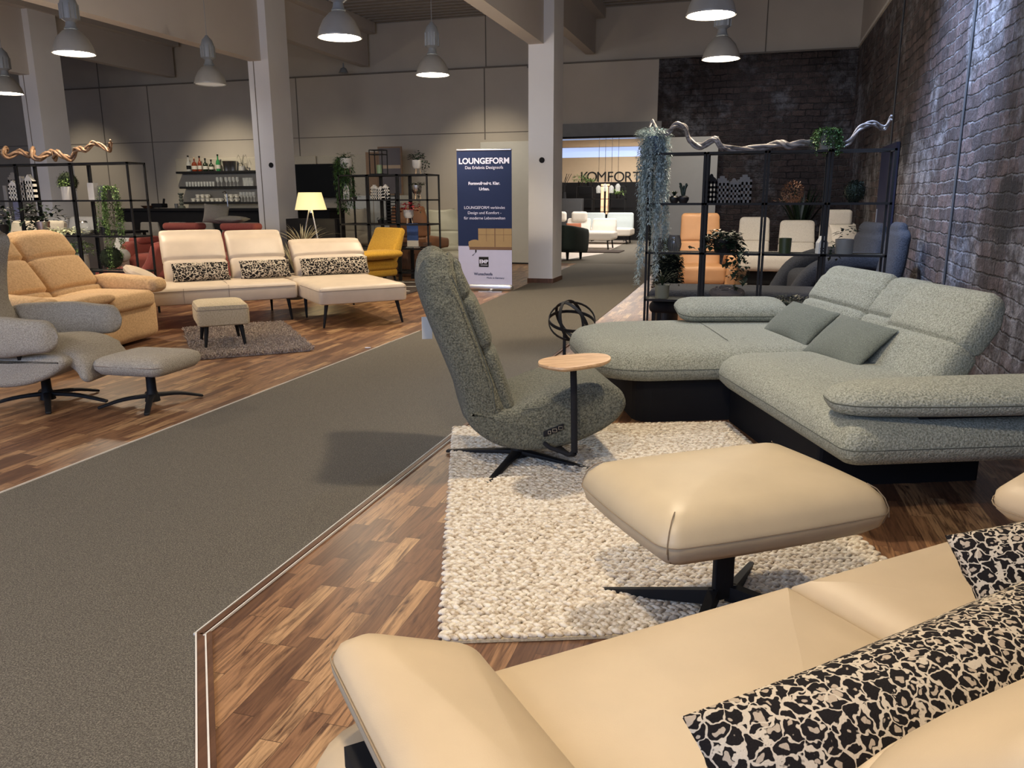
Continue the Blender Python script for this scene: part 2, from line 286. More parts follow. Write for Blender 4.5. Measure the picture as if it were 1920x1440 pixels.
# ------------------------------------------------------------------ mesh building
class MB:
    def __init__(s): s.v = []; s.f = []; s.m = []; s.k = 0; s.T = None
    def add(s, vs, fs):
        o = len(s.v)
        if s.T is not None: vs = [s.T @ V(p) for p in vs]
        s.v += [tuple(p) for p in vs]; s.f += [tuple(i+o for i in q) for q in fs]; s.m += [s.k]*len(fs)
        return s
    def box(s, x0, x1, y0, y1, z0, z1):
        return s.add([(x0,y0,z0),(x1,y0,z0),(x1,y1,z0),(x0,y1,z0),(x0,y0,z1),(x1,y0,z1),(x1,y1,z1),(x0,y1,z1)],
                     [(0,3,2,1),(4,5,6,7),(0,1,5,4),(1,2,6,5),(2,3,7,6),(3,0,4,7)])
    def bar(s, a, b, t, t2=None):
        a, b = V(a), V(b); d = (b-a).normalized(); u = d.cross(V((0,0,1)))
        if u.length < .01: u = d.cross(V((0,1,0)))
        u.normalize(); w_ = d.cross(u); t2 = t2 or t; vs = []
        for p in (a, b):
            for i, j in ((-1,-1),(1,-1),(1,1),(-1,1)): vs.append(p+u*t*i/2+w_*t2*j/2)
        return s.add(vs, [(0,1,2,3),(7,6,5,4),(0,4,5,1),(1,5,6,2),(2,6,7,3),(3,7,4,0)])
    def rings(s, rs, cap=True):
        n = len(rs[0]); o = 0; vs = [p for r in rs for p in r]; fs = []
        for i in range(len(rs)-1):
            for j in range(n):
                k = (j+1) % n; fs.append((i*n+j, i*n+k, (i+1)*n+k, (i+1)*n+j))
        if cap:
            fs.append(tuple(range(n-1, -1, -1))); fs.append(tuple((len(rs)-1)*n+j for j in range(n)))
        return s.add(vs, fs)
    def rbox(s, c, size, r=.03, crown=0, fn=None, n=5, k=3):
        hs = [x/2 for x in size]; ax = []
        for h in hs:
            rr = min(r, h*.999); q = [-h+rr*(1-math.tan(pi/4*(1-i/k))) for i in range(k)]
            flat = [-(h-rr)+2*(h-rr)*i/n for i in range(n+1)]
            ax.append(q+flat+[-x for x in reversed(q)])
        L = len(ax[0])-1; ids = {}; vs = []; fs = []
        def vid(i, j, l):
            if (i, j, l) not in ids:
                p = [ax[0][i], ax[1][j], ax[2][l]]; inn = [max(-(h-min(r,h*.999)), min(h-min(r,h*.999), a)) for a, h in zip(p, hs)]
                d = V([a-b for a, b in zip(p, inn)]); d = d.normalized()*min(r, min(hs)*.999) if d.length > 1e-9 else d
                dd = V([a-b for a, b in zip(p, inn)])
                q = [b+x for b, x in zip(inn, (dd.normalized()*min(r, min(hs)*.999) if dd.length > 1e-9 else dd))]
                if crown:
                    g = (1-(q[0]/hs[0])**2)*(1-(q[1]/hs[1])**2); cr = crown if isinstance(crown, tuple) else (crown, crown)
                    q[2] += (cr[0] if q[2] > 0 else -cr[1])*max(0, g)*abs(q[2])/hs[2]
                q = (q[0]+c[0], q[1]+c[1], q[2]+c[2])
                if fn: q = fn(*q)
                ids[(i, j, l)] = len(vs); vs.append(q)
            return ids[(i, j, l)]
        for a in range(L):
            for b in range(L):
                fs.append((vid(a,b,0),vid(a,b+1,0),vid(a+1,b+1,0),vid(a+1,b,0))); fs.append((vid(a,b,L),vid(a+1,b,L),vid(a+1,b+1,L),vid(a,b+1,L)))
                fs.append((vid(a,0,b),vid(a+1,0,b),vid(a+1,0,b+1),vid(a,0,b+1))); fs.append((vid(a,L,b),vid(a,L,b+1),vid(a+1,L,b+1),vid(a+1,L,b)))
                fs.append((vid(0,a,b),vid(0,a,b+1),vid(0,a+1,b+1),vid(0,a+1,b))); fs.append((vid(L,a,b),vid(L,a+1,b),vid(L,a+1,b+1),vid(L,a,b+1)))
        return s.add(vs, fs)
    def sweep(s, path, wd, th, side=(0,1,0), e=3.2, seg=28, n=26, caps=True, grooves=(), gd=.22, gs=.02, shape=None, cf=1.0):
        P_ = [V(p) for p in path]; m = len(P_)
        def interp(arr, t):
            if not hasattr(arr, '__len__'): return arr
            x = t*(len(arr)-1); i = min(int(x), len(arr)-2); f = x-i
            f = f*f*(3-2*f) if len(arr) > 2 else f
            return arr[i]*(1-f)+arr[i+1]*f
        def pos(t):
            x = t*(m-1); i = min(int(x), m-2); f = x-i
            p0, p1, p2, p3 = P_[max(i-1,0)] if i > 0 else P_[0]*2-P_[1], P_[i], P_[i+1], P_[i+2] if i+2 < m else P_[-1]*2-P_[-2]
            return .5*((2*p1)+(p2-p0)*f+(2*p0-5*p1+4*p2-p3)*f*f+(3*p1-p0-3*p2+p3)*f**3)
        ts = sorted(set([i/n for i in range(n+1)]+[max(0, min(1, g+d)) for g in grooves for d in (-.03, -.012, 0, .012, .03)]))
        sv = V(side).normalized(); rs = []
        def ring(c, tn, w_, t_, tt):
            sd = (sv-tn*sv.dot(tn)).normalized(); nn = tn.cross(sd); r = []
            for j in range(seg):
                a = 2*pi*j/seg; ca, sa = cos(a), sin(a)
                x = math.copysign(abs(ca)**(2/e), ca)*w_; y = math.copysign(abs(sa)**(2/e), sa)*t_
                q = c+sd*x+nn*y
                if shape: q = q+V(shape(tt, x/max(w_,1e-6), y/max(t_,1e-6)))
                r.append(q)
            return r
        for t in ts:
            a, b = pos(max(0, t-.01)), pos(min(1, t+.01)); tn = (b-a).normalized()
            g = 1-sum(gd*math.exp(-((t-q)/gs)**2) for q in grooves)
            w_, t_ = interp(wd, t), interp(th, t)
            if t == 0 and caps:
                for k in range(4, 0, -1):
                    a2 = k*pi/2/4.3; rs.append(ring(pos(0)-tn*sin(a2)*t_*cf, tn, max(w_-t_*(1-cos(a2)), .1*w_), t_*cos(a2), 0))
            rs.append(ring(pos(t), tn, w_*(1-(1-g)*.15), t_*g, t))
            if t == 1 and caps:
                for k in range(1, 5):
                    a2 = k*pi/2/4.3; rs.append(ring(pos(1)+tn*sin(a2)*t_*cf, tn, max(w_-t_*(1-cos(a2)), .1*w_), t_*cos(a2), 1))
        return s.rings(rs)
    def tube(s, path, r, seg=8, rs=None, cap=True):
        P_ = [V(p) for p in path]; out = []; prev = None
        for i, p in enumerate(P_):
            tn = (P_[min(i+1, len(P_)-1)]-P_[max(i-1, 0)]).normalized()
            if prev is None:
                u = tn.cross(V((0,0,1)));
                if u.length < .05: u = tn.cross(V((0,1,0)))
            else: u = prev-tn*prev.dot(tn)
            u.normalize(); prev = u; w_ = tn.cross(u); rr = rs[i] if rs else r
            out.append([p+u*cos(2*pi*j/seg)*rr+w_*sin(2*pi*j/seg)*rr for j in range(seg)])
        return s.rings(out, cap)
    def lathe(s, prof, c=(0,0,0), seg=24, cap=True):
        return s.rings([[(c[0]+r*cos(2*pi*j/seg), c[1]+r*sin(2*pi*j/seg), c[2]+z) for j in range(seg)] for r, z in prof], cap)
    def slab(s, outline, prof, crown=0, cb=0, fn=None, rl=.012):
        "outline: ccw xy points; prof: (inset, z) from bottom to top; crowned centre"
        n = len(outline); O = [V((p[0], p[1])) for p in outline]; nr = []
        for i in range(n):
            d = (O[(i+1) % n]-O[i-1]); nr.append(V((-d.y, d.x)).normalized())
        c = sum(O, V((0, 0)))/n; rs = []
        hx = max(abs(p.x-c.x) for p in O); hy = max(abs(p.y-c.y) for p in O)
        def base(ins):
            q = [O[i]+nr[i]*min(ins, rl) for i in range(n)]; e = max(0, ins-rl)
            return [V((c.x+(p.x-c.x)*(1-e/hx), c.y+(p.y-c.y)*(1-e/hy))) for p in q]
        b0 = base(prof[0][0]); b1 = base(prof[-1][0])
        for k in (.15, .5, .85): rs.append([(c.x+(p.x-c.x)*k, c.y+(p.y-c.y)*k, prof[0][1]-cb*(1-k*k)) for p in b0])
        for ins, z in prof: rs.append([(p.x, p.y, z) for p in base(ins)])
        for k in (.93, .8, .6, .4, .15): rs.append([(c.x+(p.x-c.x)*k, c.y+(p.y-c.y)*k, prof[-1][1]+crown*(1-k*k)) for p in b1])
        if fn: rs = [[fn(*p) for p in r] for r in rs]
        return s.rings(rs)
    def extr(s, prof, h, r=.03, axis='y', off=0, fn=None, k=3):
        "closed side profile (x,z), extruded along y from -h to h with rounded edges"
        n = len(prof); O = [V(p) for p in prof]
        ar = sum(O[i].x*O[(i+1) % n].y-O[(i+1) % n].x*O[i].y for i in range(n))
        if ar < 0: O.reverse()
        nr = []
        for i in range(n):
            d = (O[(i+1) % n]-O[i-1]); nr.append(V((-d.y, d.x)).normalized())
        st = [(-h+r*(1-cos(a)), r*(1-sin(a))) for a in [pi/2*i/k for i in range(k+1)]]
        st = st+[(-y, i) for y, i in reversed(st)]; rs = []
        for y, ins in st:
            r_ = []
            for i in range(n):
                p = O[i]+nr[i]*ins; q = (p.x, y+off, p.y) if axis == 'y' else (y+off, p.x, p.y) if axis == 'x' else (p.x, p.y, y+off)
                r_.append(fn(*q) if fn else q)
            rs.append(r_)
        return s.rings(rs)
    def pillow(s, L, W, T, fn=None, n=14, pinch=.06, pw=.5):
        vs = []; fs = []; idx = {}
        for side in (1, -1):
            for i in range(n+1):
                for j in range(n+1):
                    edge = i in (0, n) or j in (0, n)
                    key = (i, j, 0 if edge else side)
                    if key in idx: continue
                    u = -cos(pi*i/n); v = -cos(pi*j/n)
                    x = u*L/2*(1-pinch*(1-v*v)*abs(u)**3*.8); y = v*W/2*(1-pinch*(1-u*u)*abs(v)**3)
                    z = 0 if edge else side*T/2*((1-u*u)*(1-v*v))**pw
                    z += 0 if edge else noise.noise(V((u*3, v*3, L*9+side)))*.06*T
                    q = (x, y, z); idx[key] = len(vs); vs.append(fn(*q) if fn else q)
        for side in (1, -1):
            for i in range(n):
                for j in range(n):
                    q = [idx[(a, b, 0 if a in (0, n) or b in (0, n) else side)] for a, b in ((i,j),(i+1,j),(i+1,j+1),(i,j+1))]
                    fs.append(tuple(q if side > 0 else q[::-1]))
        return s.add(vs, fs)
    def leaf(s, p, d, L, W, up=(0,0,1), bend=.25):
        p, d = V(p), V(d).normalized(); u = d.cross(V(up))
        if u.length < .05: u = d.cross(V((1,0,0)))
        u.normalize(); nn = u.cross(d); m = p+d*L*.45-nn*0; t = p+d*L-nn*L*bend
        return s.add([p, m+u*W/2+nn*W*.12, m-nn*.0, m-u*W/2+nn*W*.12, t], [(0,2,1),(0,3,2),(1,2,4),(2,3,4)])
    def build(s, name, mats, parent=None, loc=(0,0,0), rz=0, smooth=True, ang=40, kind=None):
        me = bpy.data.meshes.new(name); me.from_pydata(s.v, [], s.f); me.update()
        ms = mats if isinstance(mats, (list, tuple)) else [mats]
        for m in ms: me.materials.append(M[m] if isinstance(m, str) else m)
        if len(ms) > 1: me.polygons.foreach_set('material_index', s.m)
        if smooth:
            me.polygons.foreach_set('use_smooth', [True]*len(me.polygons)); me.set_sharp_from_angle(angle=R(ang))
        o = bpy.data.objects.new(name, me); COL.objects.link(o)
        o.location = loc; o.rotation_euler = (0, 0, R(rz))
        if parent: o.parent = parent
        if kind: o['kind'] = kind
        return o
def tag(o, label, cat, group=None, kind=None):
    o['label'] = label; o['category'] = cat
    if group: o['group'] = group
    if kind: o['kind'] = kind
    return o
def thing(name, label, cat, loc=(0,0,0), rz=0, group=None):
    o = bpy.data.objects.new(name, None); COL.objects.link(o); o.location = loc; o.rotation_euler = (0, 0, R(rz)); o.empty_display_size = .1
    return tag(o, label, cat, group)
def struct(name, mb, mat, **k): return mb.build(name, mat, kind='structure', **k)
def copy_tree(o, parent=None):
    c = o.copy(); COL.objects.link(c); c.parent = parent
    for ch in list(o.children): copy_tree(ch, c)
    return c
def B(x0, x1, y0, y1, z0, z1): return MB().box(x0, x1, y0, y1, z0, z1)
def text(body, size, mat, loc, rot, parent, name='lettering', align='CENTER', ext=.001, spacing=1.0, bold=0):
    cu = bpy.data.curves.new(name, 'FONT'); cu.body = body; cu.size = size; cu.align_x = align; cu.extrude = ext; cu.space_character = spacing; cu.offset = bold
    t = bpy.data.objects.new(name, cu); COL.objects.link(t); bpy.context.view_layer.update()
    me = bpy.data.meshes.new_from_object(t.evaluated_get(bpy.context.evaluated_depsgraph_get())); bpy.data.objects.remove(t)
    me.materials.clear(); me.materials.append(M[mat]); o = bpy.data.objects.new(name, me); COL.objects.link(o)
    o.location = loc; o.rotation_euler = rot; o.parent = parent; return o
def rounded(x0, x1, y0, y1, r, n=6):
    rr = r if isinstance(r, (list, tuple)) else (r,)*4; out = []
    for (cx, cy, a0), q in zip(((x1, y1, 0), (x0, y1, 90), (x0, y0, 180), (x1, y0, 270)), rr):
        sx = -1 if cx == x1 else 1; sy = -1 if cy == y1 else 1
        for i in range(n+1):
            a = R(a0+90*i/n); out.append((cx+sx*q+q*cos(a), cy+sy*q+q*sin(a)))
    # subdivide straight runs
    res = []
    for i in range(len(out)):
        a, b = out[i], out[(i+1) % len(out)]; res.append(a); L = math.dist(a, b); k = int(L/.12)
        for j in range(1, k+1): res.append((a[0]+(b[0]-a[0])*j/(k+1), a[1]+(b[1]-a[1])*j/(k+1)))
    return res

def smooth_closed(pts, k=4):
    n = len(pts); out = []
    for i in range(n):
        p0, p1, p2, p3 = [V(pts[(i+j) % n]) for j in (-1, 0, 1, 2)]
        for j in range(k):
            f = j/k; out.append(tuple(.5*((2*p1)+(p2-p0)*f+(2*p0-5*p1+4*p2-p3)*f*f+(3*p1-p0-3*p2+p3)*f**3)))
    return out

# ------------------------------------------------------------------ the building
XW, YB, ZJ, ZC = 1.66, 17.0, 4.05, 5.06
CXL, CXR = -3.39, -1.66                                            # corridor carpet edges
o = struct('floor', B(-24, XW+.1, -4, YB, -.10, 0), 'floor')
m = MB(); m.extr([(CXL+.02, 2.3), (-3.32, 7.75), (-3.5, 12.7), (-3.6, 17.0), (-1.9, 17.0), (-1.70, 13.97), (-1.665, 11.3), (-1.64, 4.2), (-1.635, 1.93), (-1.232, 1.411), (.2, -.45), (.2, -4), (-9, -4), (-3.5, 2.15)], .002, .0005, axis='z', off=.002)
struct('carpet_floor', m, 'carpet')
m = MB()
m.bar((-1.625, 1.93, .005), (-1.63, 8.0, .005), .022, .008); m.bar((-1.615, 1.94, .005), (-1.215, 1.42, .005), .05, .008)
m.bar((-1.215, 1.42, .005), (.2, -.43, .005), .05, .008)
struct('trim_1', m, 'brownwood')
m = MB()
for d in (.0, .036):
    m.bar((-1.640+d, 1.925, .007), (-1.643+d, 4.4, .007), .004, .008); m.bar((-1.640+d, 1.935, .007), (-1.236+d, 1.413, .007), .005, .008)
    m.bar((-1.236+d, 1.413, .007), (.2+d, -.45, .007), .005, .008)
m.bar((-9, -4.0, .004), (-3.5, 2.15, .004), .006); m.bar((-3.5, 2.15, .004), (-3.37, 2.3, .004), .006); m.bar((-3.38, 2.3, .004), (-3.33, 7.75, .004), .006)
struct('trim_2', m, 'trimw')
# back wall with opening and concrete-panel joints
DX0, DX1, DZ = -4.35, -2.02, 2.58
m = MB(); m.box(-24, DX0, YB, YB+.2, 0, ZJ); m.box(DX1, -2.0, YB, YB+.2, 0, ZJ); m.box(DX0, DX1, YB, YB+.2, DZ, ZJ); m.box(-24, XW+.1, YB+.12, YB+.3, ZJ, 5.6)
struct('wall_back', m, 'wall')
m = MB()
for x in (-15.6, -14.2, -10.15, -5.65): m.box(x-.012, x+.012, YB-.006, YB, 0 if x < -6 else 2.6, ZJ)
m.box(-24, -2.0, YB-.005, YB, 2.735, 2.75); m.box(-24, XW, YB-.03, YB+.13, ZJ-.012, ZJ+.018)
m.box(-24, -6, YB-.006, YB, .93, .945)
for x in (-15.7, -5.65, .0): m.box(x-.01, x+.01, YB+.112, YB+.12, ZJ, 5.4)
struct('trim_3', m, 'joint')
m = MB(); m.box(-4.66, -4.63, YB-.03, YB, 2.7, ZJ); m.lathe([(.0, -.03), (.06, -.03), (.06, .03), (0, .03)], (-4.645, YB-.03, ZJ-.02), 8)
tag(m.build('cable_box', 'potg'), 'small grey junction box with a cable running down the beige back wall', 'junction box')
struct('wall_back.001', B(-2.0, XW+.02, YB-.01, YB+.2, 0, ZJ), 'brickB')
struct('wall_right', B(XW, XW+.2, -4, YB+.2, 0, ZJ+.02), 'brickR')
m = MB(); m.box(XW-.03, XW+.25, -4, YB, ZJ, ZJ+.05); struct('trim_4', m, 'trimw')
struct('wall_right.001', B(XW+.02, XW+.2, -4, YB+.2, ZJ+.05, 5.6), 'beam')
for y, lb in ((7.95, 'thin dark vertical pipe on the brightly lit part of the right brick wall'), (11.9, 'thin dark vertical pipe on the right brick wall near its far corner')):
    tag(MB().tube([(XW-.012, y, 0), (XW-.012, y, ZJ)], .012).build('wall_pipe', 'darkgrey'), lb, 'pipe')
struct('wall_left', B(-24.2, -24, -4, YB+.2, 0, 5.6), 'wall')
# ceiling: trapezoid sheet deck, ribs running left to right
m = MB(); n = 90; vs = []; fs = []
ys = []; y = -4.0
while y < YB+.2: ys += [(y, 5.08), (y+.10, 5.08), (y+.13, 5.20), (y+.20, 5.20)]; y += .24
for yy, z in ys: vs += [(-24, yy, z), (XW+.2, yy, z)]
fs = [(2*i, 2*i+1, 2*i+3, 2*i+2) for i in range(len(ys)-1)]
m.add(vs, fs); m.box(-24, XW+.2, -4, YB+.3, 5.25, 5.3); struct('ceiling', m, 'deck', smooth=False)
# columns and beams
def column(x0, x1, y0, y1, first):
    m = MB(); m.box(x0, x1, y0, y1, .09 if not first else .07, 5.05)
    o = struct('concrete_column', m, 'column', smooth=False)
    if x0 < -5: MB().box((x0+x1)/2-.10, (x0+x1)/2-.085, y0-.004, y0, .09, 3.7).build('joint_line', 'joint', o)
    b = MB().box(x0-.015, x1+.015, y0-.015, y1+.015, 0, .075); b.build('plinth', 'brownwood', o)
    return o
def tbeam(x, mat='beam'):
    m = MB(); m.box(x-.14, x+.09, -4, 13.1, 3.70, 5.08); m.box(x-.09, x+.10, 13.1, YB, 4.20, 5.08)
    m.box(x-.30, x-.09, -4, YB-.02, 4.86, 5.08); m.box(x+.09, x+.30, -4, YB-.02, 4.86, 5.08)
    return struct('roof_beam', m, mat, smooth=False)
for cx, w_ in ((-3.30, 1), (-8.35, 1), (-13.4, 1)):
    tbeam(cx-.09 if cx > -5 else cx-.07)
    column(cx-.245, cx+.165, 12.86, 13.5, True)
m = MB().lathe([(0, 0), (.045, 0), (.045, .012), (0, .012)], (0, 0, 0), 16); m.T = None
o = m.build('hole_cover', 'blackm', loc=(-3.32, 12.86, 1.96)); o.rotation_euler = (R(90), 0, 0); tag(o, 'small round black hole cover on the front of the middle white column', 'cover')
o = copy_tree(o); o.location = (-8.27, 12.86, 1.96); tag(o, 'small round black hole cover on the white column by the bar', 'cover')
# sliding door leaves and header of the passage
struct('trim_5', B(-4.6, -1.9, YB-.10, YB-.01, DZ+.02, 2.86), 'header', smooth=False)
m = MB().box(-4.6, -1.9, YB-.16, YB-.05, DZ-.01, DZ+.02); struct('trim_6', m, 'blackm')
def leaf_door(name, x0, x1, y, label):
    t = thing(name, label, 'sliding door', ((x0+x1)/2, y, 0)); h = (x1-x0)/2
    MB().rbox((0, 0, 1.27), (2*h, .07, 2.50), .008, n=1).build('door_leaf', 'panel', t); B(-h, h, -.04, .04, 0, .03).build('bottom_rail', 'blackm', t); return t
leaf_door('sliding_door', -5.62, -4.42, YB-.38, 'pale grey sliding door leaf behind the blue banner, left of the passage')
d = leaf_door('sliding_door', -2.02, -.76, YB-.38, 'pale grey sliding door leaf right of the passage, seen through the black shelf')
m = MB(); m.tube([(.50, -.04, 1.02), (.50, -.09, 1.02), (.38, -.09, 1.02)], .012); m.lathe([(0, 0), (.03, 0), (.03, .02), (0, .02)], (.5, -.05, 1.0), 10); m.build('handle', 'blackm', d)
# blue door panel in the right wall behind the shelf
t = thing('wall_door', 'tall dark blue door panel in the right brick wall behind the black shelf', 'door', (XW-.03, 11.75, 0))
B(-.02, .02, -.62, .62, 0, 2.02).build('door_leaf', 'bluedoor', t); m = MB(); m.box(-.03, .0, .5, .53, .9, 1.2); m.build('handle', 'steel', t)

# ------------------------------------------------------------------ pendant lamps
def pendant(x, y, z, label, on=True, proto=[None]):
    t = thing('pendant_lamp', label, 'pendant lamp', (x, y, z), 0, 'industrial pendant lamps')
    dome = [(.225, 0), (.222, .02), (.205, .08), (.165, .16), (.105, .225), (.065, .25)]
    m = MB(); m.lathe(dome+[(.06, .245), (.10, .215), (.158, .155), (.198, .078), (.215, .02)], cap=False); m.lathe([(.228, -.006), (.228, .010), (.218, .010), (.218, -.006)], cap=False)
    m.build('dome', 'lamp_shell', t)
    m = MB(); m.lathe([(.05, .24), (.075, .26), (.06, .28), (.05, .33), (.09, .36), (.095, .52), (.07, .60), (.03, .64), (.02, .66)])
    for a in range(8): m.bar((.09*cos(a*pi/4), .09*sin(a*pi/4), .36), (.09*cos(a*pi/4), .09*sin(a*pi/4), .52), .02)
    m.build('gear_housing', 'lamp_gear', t)
    m = MB(); m.tube([(0, 0, .66), (0, 0, 5.06-z)], .004, 5); m.build('suspension_wire', 'lamp_gear', t)
    m = MB(); m.lathe([(0, .0), (.212, .004), (.212, .012), (0, .014)]); m.build('lens', 'lens' if on else 'lensoff', t)
    if on:
        g = bpy.data.lights.new('dome_glow', 'POINT'); g.energy = GLOW_W; g.color = (1, .86, .66); g.shadow_soft_size = .16
        l = bpy.data.objects.new('dome_glow', g); COL.objects.link(l); l.location = (0, 0, -.20); l.parent = t
        d = bpy.data.lights.new('pendant_light', 'SPOT'); d.energy = PENDANT_W; d.color = (1, .80, .56); d.spot_size = R(138); d.spot_blend = .45; d.shadow_soft_size = .07
        l = bpy.data.objects.new('pendant_light', d); COL.objects.link(l); l.location = (0, 0, -.03); l.parent = t
for x, y, lab, on in (
    (-4.24, 8.02, 'grey dome pendant lamp nearest the camera, left of the middle column', True), (-7.56, 7.92, 'lit grey dome pendant lamp above the ivory sofa and left column beam', True),
    (-11.3, 10.4, 'lit grey dome pendant lamp at the far left edge by the leftmost column', True), (-7.69, 10.54, 'unlit grey dome pendant lamp between the two left columns', False),
    (-4.29, 10.7, 'lit grey dome pendant lamp above the blue roll-up banner', True), (-.5, 8.13, 'lit grey dome pendant lamp cut by the top edge, right of the middle column', True),
    (-.51, 10.61, 'lit grey dome pendant lamp in front of the dark brick back wall', True),
    (-.5, 3.7, 'lit grey dome pendant lamp over the green armchair', True), (-.5, .7, 'lit grey dome pendant lamp over the sand leather sofa', True),
    (-7.6, 5.4, 'lit grey dome pendant lamp over the tan sofa', True), (-7.6, 2.6, 'lit grey dome pendant lamp left of the wing chair, above the carpet', True), (-4.25, .2, 'lit grey dome pendant lamp above the carpet nearest the camera', True),
    (-11.3, 7.9, 'lit grey dome pendant lamp above the left shelf', True)):
    pendant(x, y, 3.0, lab, on)
t = thing('smoke_detector', 'small grey detector hanging under the left roof beam', 'detector', (-8.62, 16.4, 4.0))
m = MB().lathe([(0, 0), (.10, 0), (.06, .09), (.02, .11), (.012, .2), (0, .2)]); m.build('housing', 'lamp_gear', t)

# ------------------------------------------------------------------ braided rug
def braided_rug():
    x0, y0 = -.86, 2.10; ax = V((-.335, .942, 0)); bx = V((.942, .335, 0)); L, W = 2.40, 1.66
    rz = math.degrees(math.atan2(bx.y, bx.x))
    t = thing('braided_rug', 'cream chunky braided wool rug under the green recliner and sand ottoman', 'rug', (x0, y0, 0), rz)
    cen = V((0, 0))
    B(.0, W, .0, L, .002, .012).build('rug_backing', 'honey', t)
    m = MB(); rowp = .0235; stp = .027; nr = int(L/rowp); rnd = random.Random(3)
    lat = [(0, 0)]; U = 6; Vn = 3
    for i in range(nr):                                              # rows of chevron stitches
        for j in range(int(W/stp)+1):
            for sgn in (1,):
                a = R(34 if (i % 2) else -34)+rnd.uniform(-.25, .25)
                cx = j*stp+(0 if i % 2 else .012)+rnd.uniform(-.003, .003); cy = (i+.5)*rowp+rnd.uniform(-.003, .003); zz = .017+rnd.uniform(-.002, .003)
                ca, sa = cos(a), sin(a); ln = .0200; wd = .0100; ht = .0105; rs = []
                for k, (q, s_) in enumerate(((-.96, .35), (-.55, .85), (0, 1), (.55, .85), (.96, .35))):
                    r = []
                    for h in range(6):
                        b = 2*pi*h/6; yy = wd*s_*cos(b); z2 = ht*s_*sin(b); xx = ln*q
                        r.append((cx+xx*ca-yy*sa, cy+xx*sa+yy*ca, zz+z2))
                    rs.append(r)
                m.rings(rs)
    m.build('braid', 'rug', t, ang=80)
braided_rug()

# ------------------------------------------------------------------ sand leather sofa in the foreground
t = thing('leather_sofa', 'large sand-coloured leather sofa filling the lower right foreground', 'sofa', (-.43, 1.38, 0), 43)
def edge(x, y, z): return (x, y, z)
prof = [(.07, .27), (.025, .285), (.004, .32), (0, .355), (.004, .385), (.02, .42), (.05, .445), (.10, .462), (.16, .468)]
def seat_out(x0, x1): return rounded(x0, x1, -1.02, .0, (.03, .03, .03, .03), 4)
MB().slab(rounded(-.42, .75, -.95, .045, (.02, .16, .1, .02), 6), [(.08, .26), (.02, .28), (0, .32), (0, .36), (.015, .395), (.05, .42), (.10, .43)], .008).build('seat_base', 'taupe', t)
def sag(x, y, z):
    return (x, y-.010*max(0, sin((x+.1)*pi/.85)) if y > -.12 else y, z)
MB().slab(rounded(-.12, .752, -1.0, -.012, (.012, .03, .03, .012), 4), [(.06, .38), (.012, .40), (.0, .425), (.012, .452), (.05, .466), (.12, .470)], .012).build('seat_cushion', 'taupe', t)
MB().slab(rounded(.750, 1.66, -1.0, -.006, (.04, .012, .03, .03), 4), [(.06, .27), (.012, .29), (.0, .40), (.012, .445), (.04, .466), (.10, .478)], .012).build('seat_cushion', 'taupe', t)
def armfn(tilt, ox, oy, oz, rot=0, yaw=0):
    T = Matrix.Translation((ox, oy, oz)) @ Matrix.Rotation(R(yaw), 4, 'Z') @ Matrix.Rotation(R(tilt), 4, 'Y') @ Matrix.Rotation(R(rot), 4, 'X')
    return lambda x, y, z: tuple(T @ V((x, y, z)))
m = MB(); f = armfn(21, -.205, -.47, .515, 0, 0)
m.slab(rounded(-.155, .155, -.50, .50, (.05, .07, .07, .05), 5), [(.055, -.052), (.02, -.042), (.002, -.018), (0, 0), (.004, .018), (.028, .042), (.065, .052)], .016, .006, fn=f)
o = m.build('armrest', 'taupe', t)
m = MB(); pts = [f(x, y, -.004) for x, y in rounded(-.158, .158, -.503, .503, (.05, .07, .07, .05), 5)]; m.tube(pts+[pts[0]], .0018, 5); m.build('piping', 'seam', o)
B(-.36, -.18, -.9, -.12, .40, .46).build('armrest_hinge', 'blackm', t)
m = MB(); f = armfn(-14, 1.66, -.45, .56)
m.slab(rounded(-.16, .20, -.46, .46, (.05, .07, .07, .05), 5), [(.055, -.052), (.02, -.042), (.002, -.018), (0, 0), (.004, .018), (.028, .042), (.065, .052)], .016, .006, fn=f)
o = m.build('armrest', 'taupe', t)
m = MB(); pts = [f(x, y, -.004) for x, y in rounded(-.163, .203, -.463, .463, (.05, .07, .07, .05), 5)]; m.tube(pts+[pts[0]], .0018, 5); m.build('piping', 'seam', o)
for x0, x1 in ((.02, .745), (.755, 1.46)):
    m = MB(); m.sweep([((x0+x1)/2, -.74, .50), ((x0+x1)/2, -.84, .68), ((x0+x1)/2, -.98, .84)], [(x1-x0)/2-.01]*3, [.10, .10, .075], side=(1, 0, 0), e=4, grooves=(.5,)); m.build('back_cushion', 'taupe', t)
MB().box(-.30, 1.6, -.92, -.10, .20, .28).build('underframe', 'blackm', t)
for x, y in ((-.28, -.08), (-.28, -.9), (1.5, -.08), (1.5, -.9)):
    m = MB(); m.bar((x, y, .24), (x*1.0, y, 0), .045, .02); m.build('leg', 'black', t)

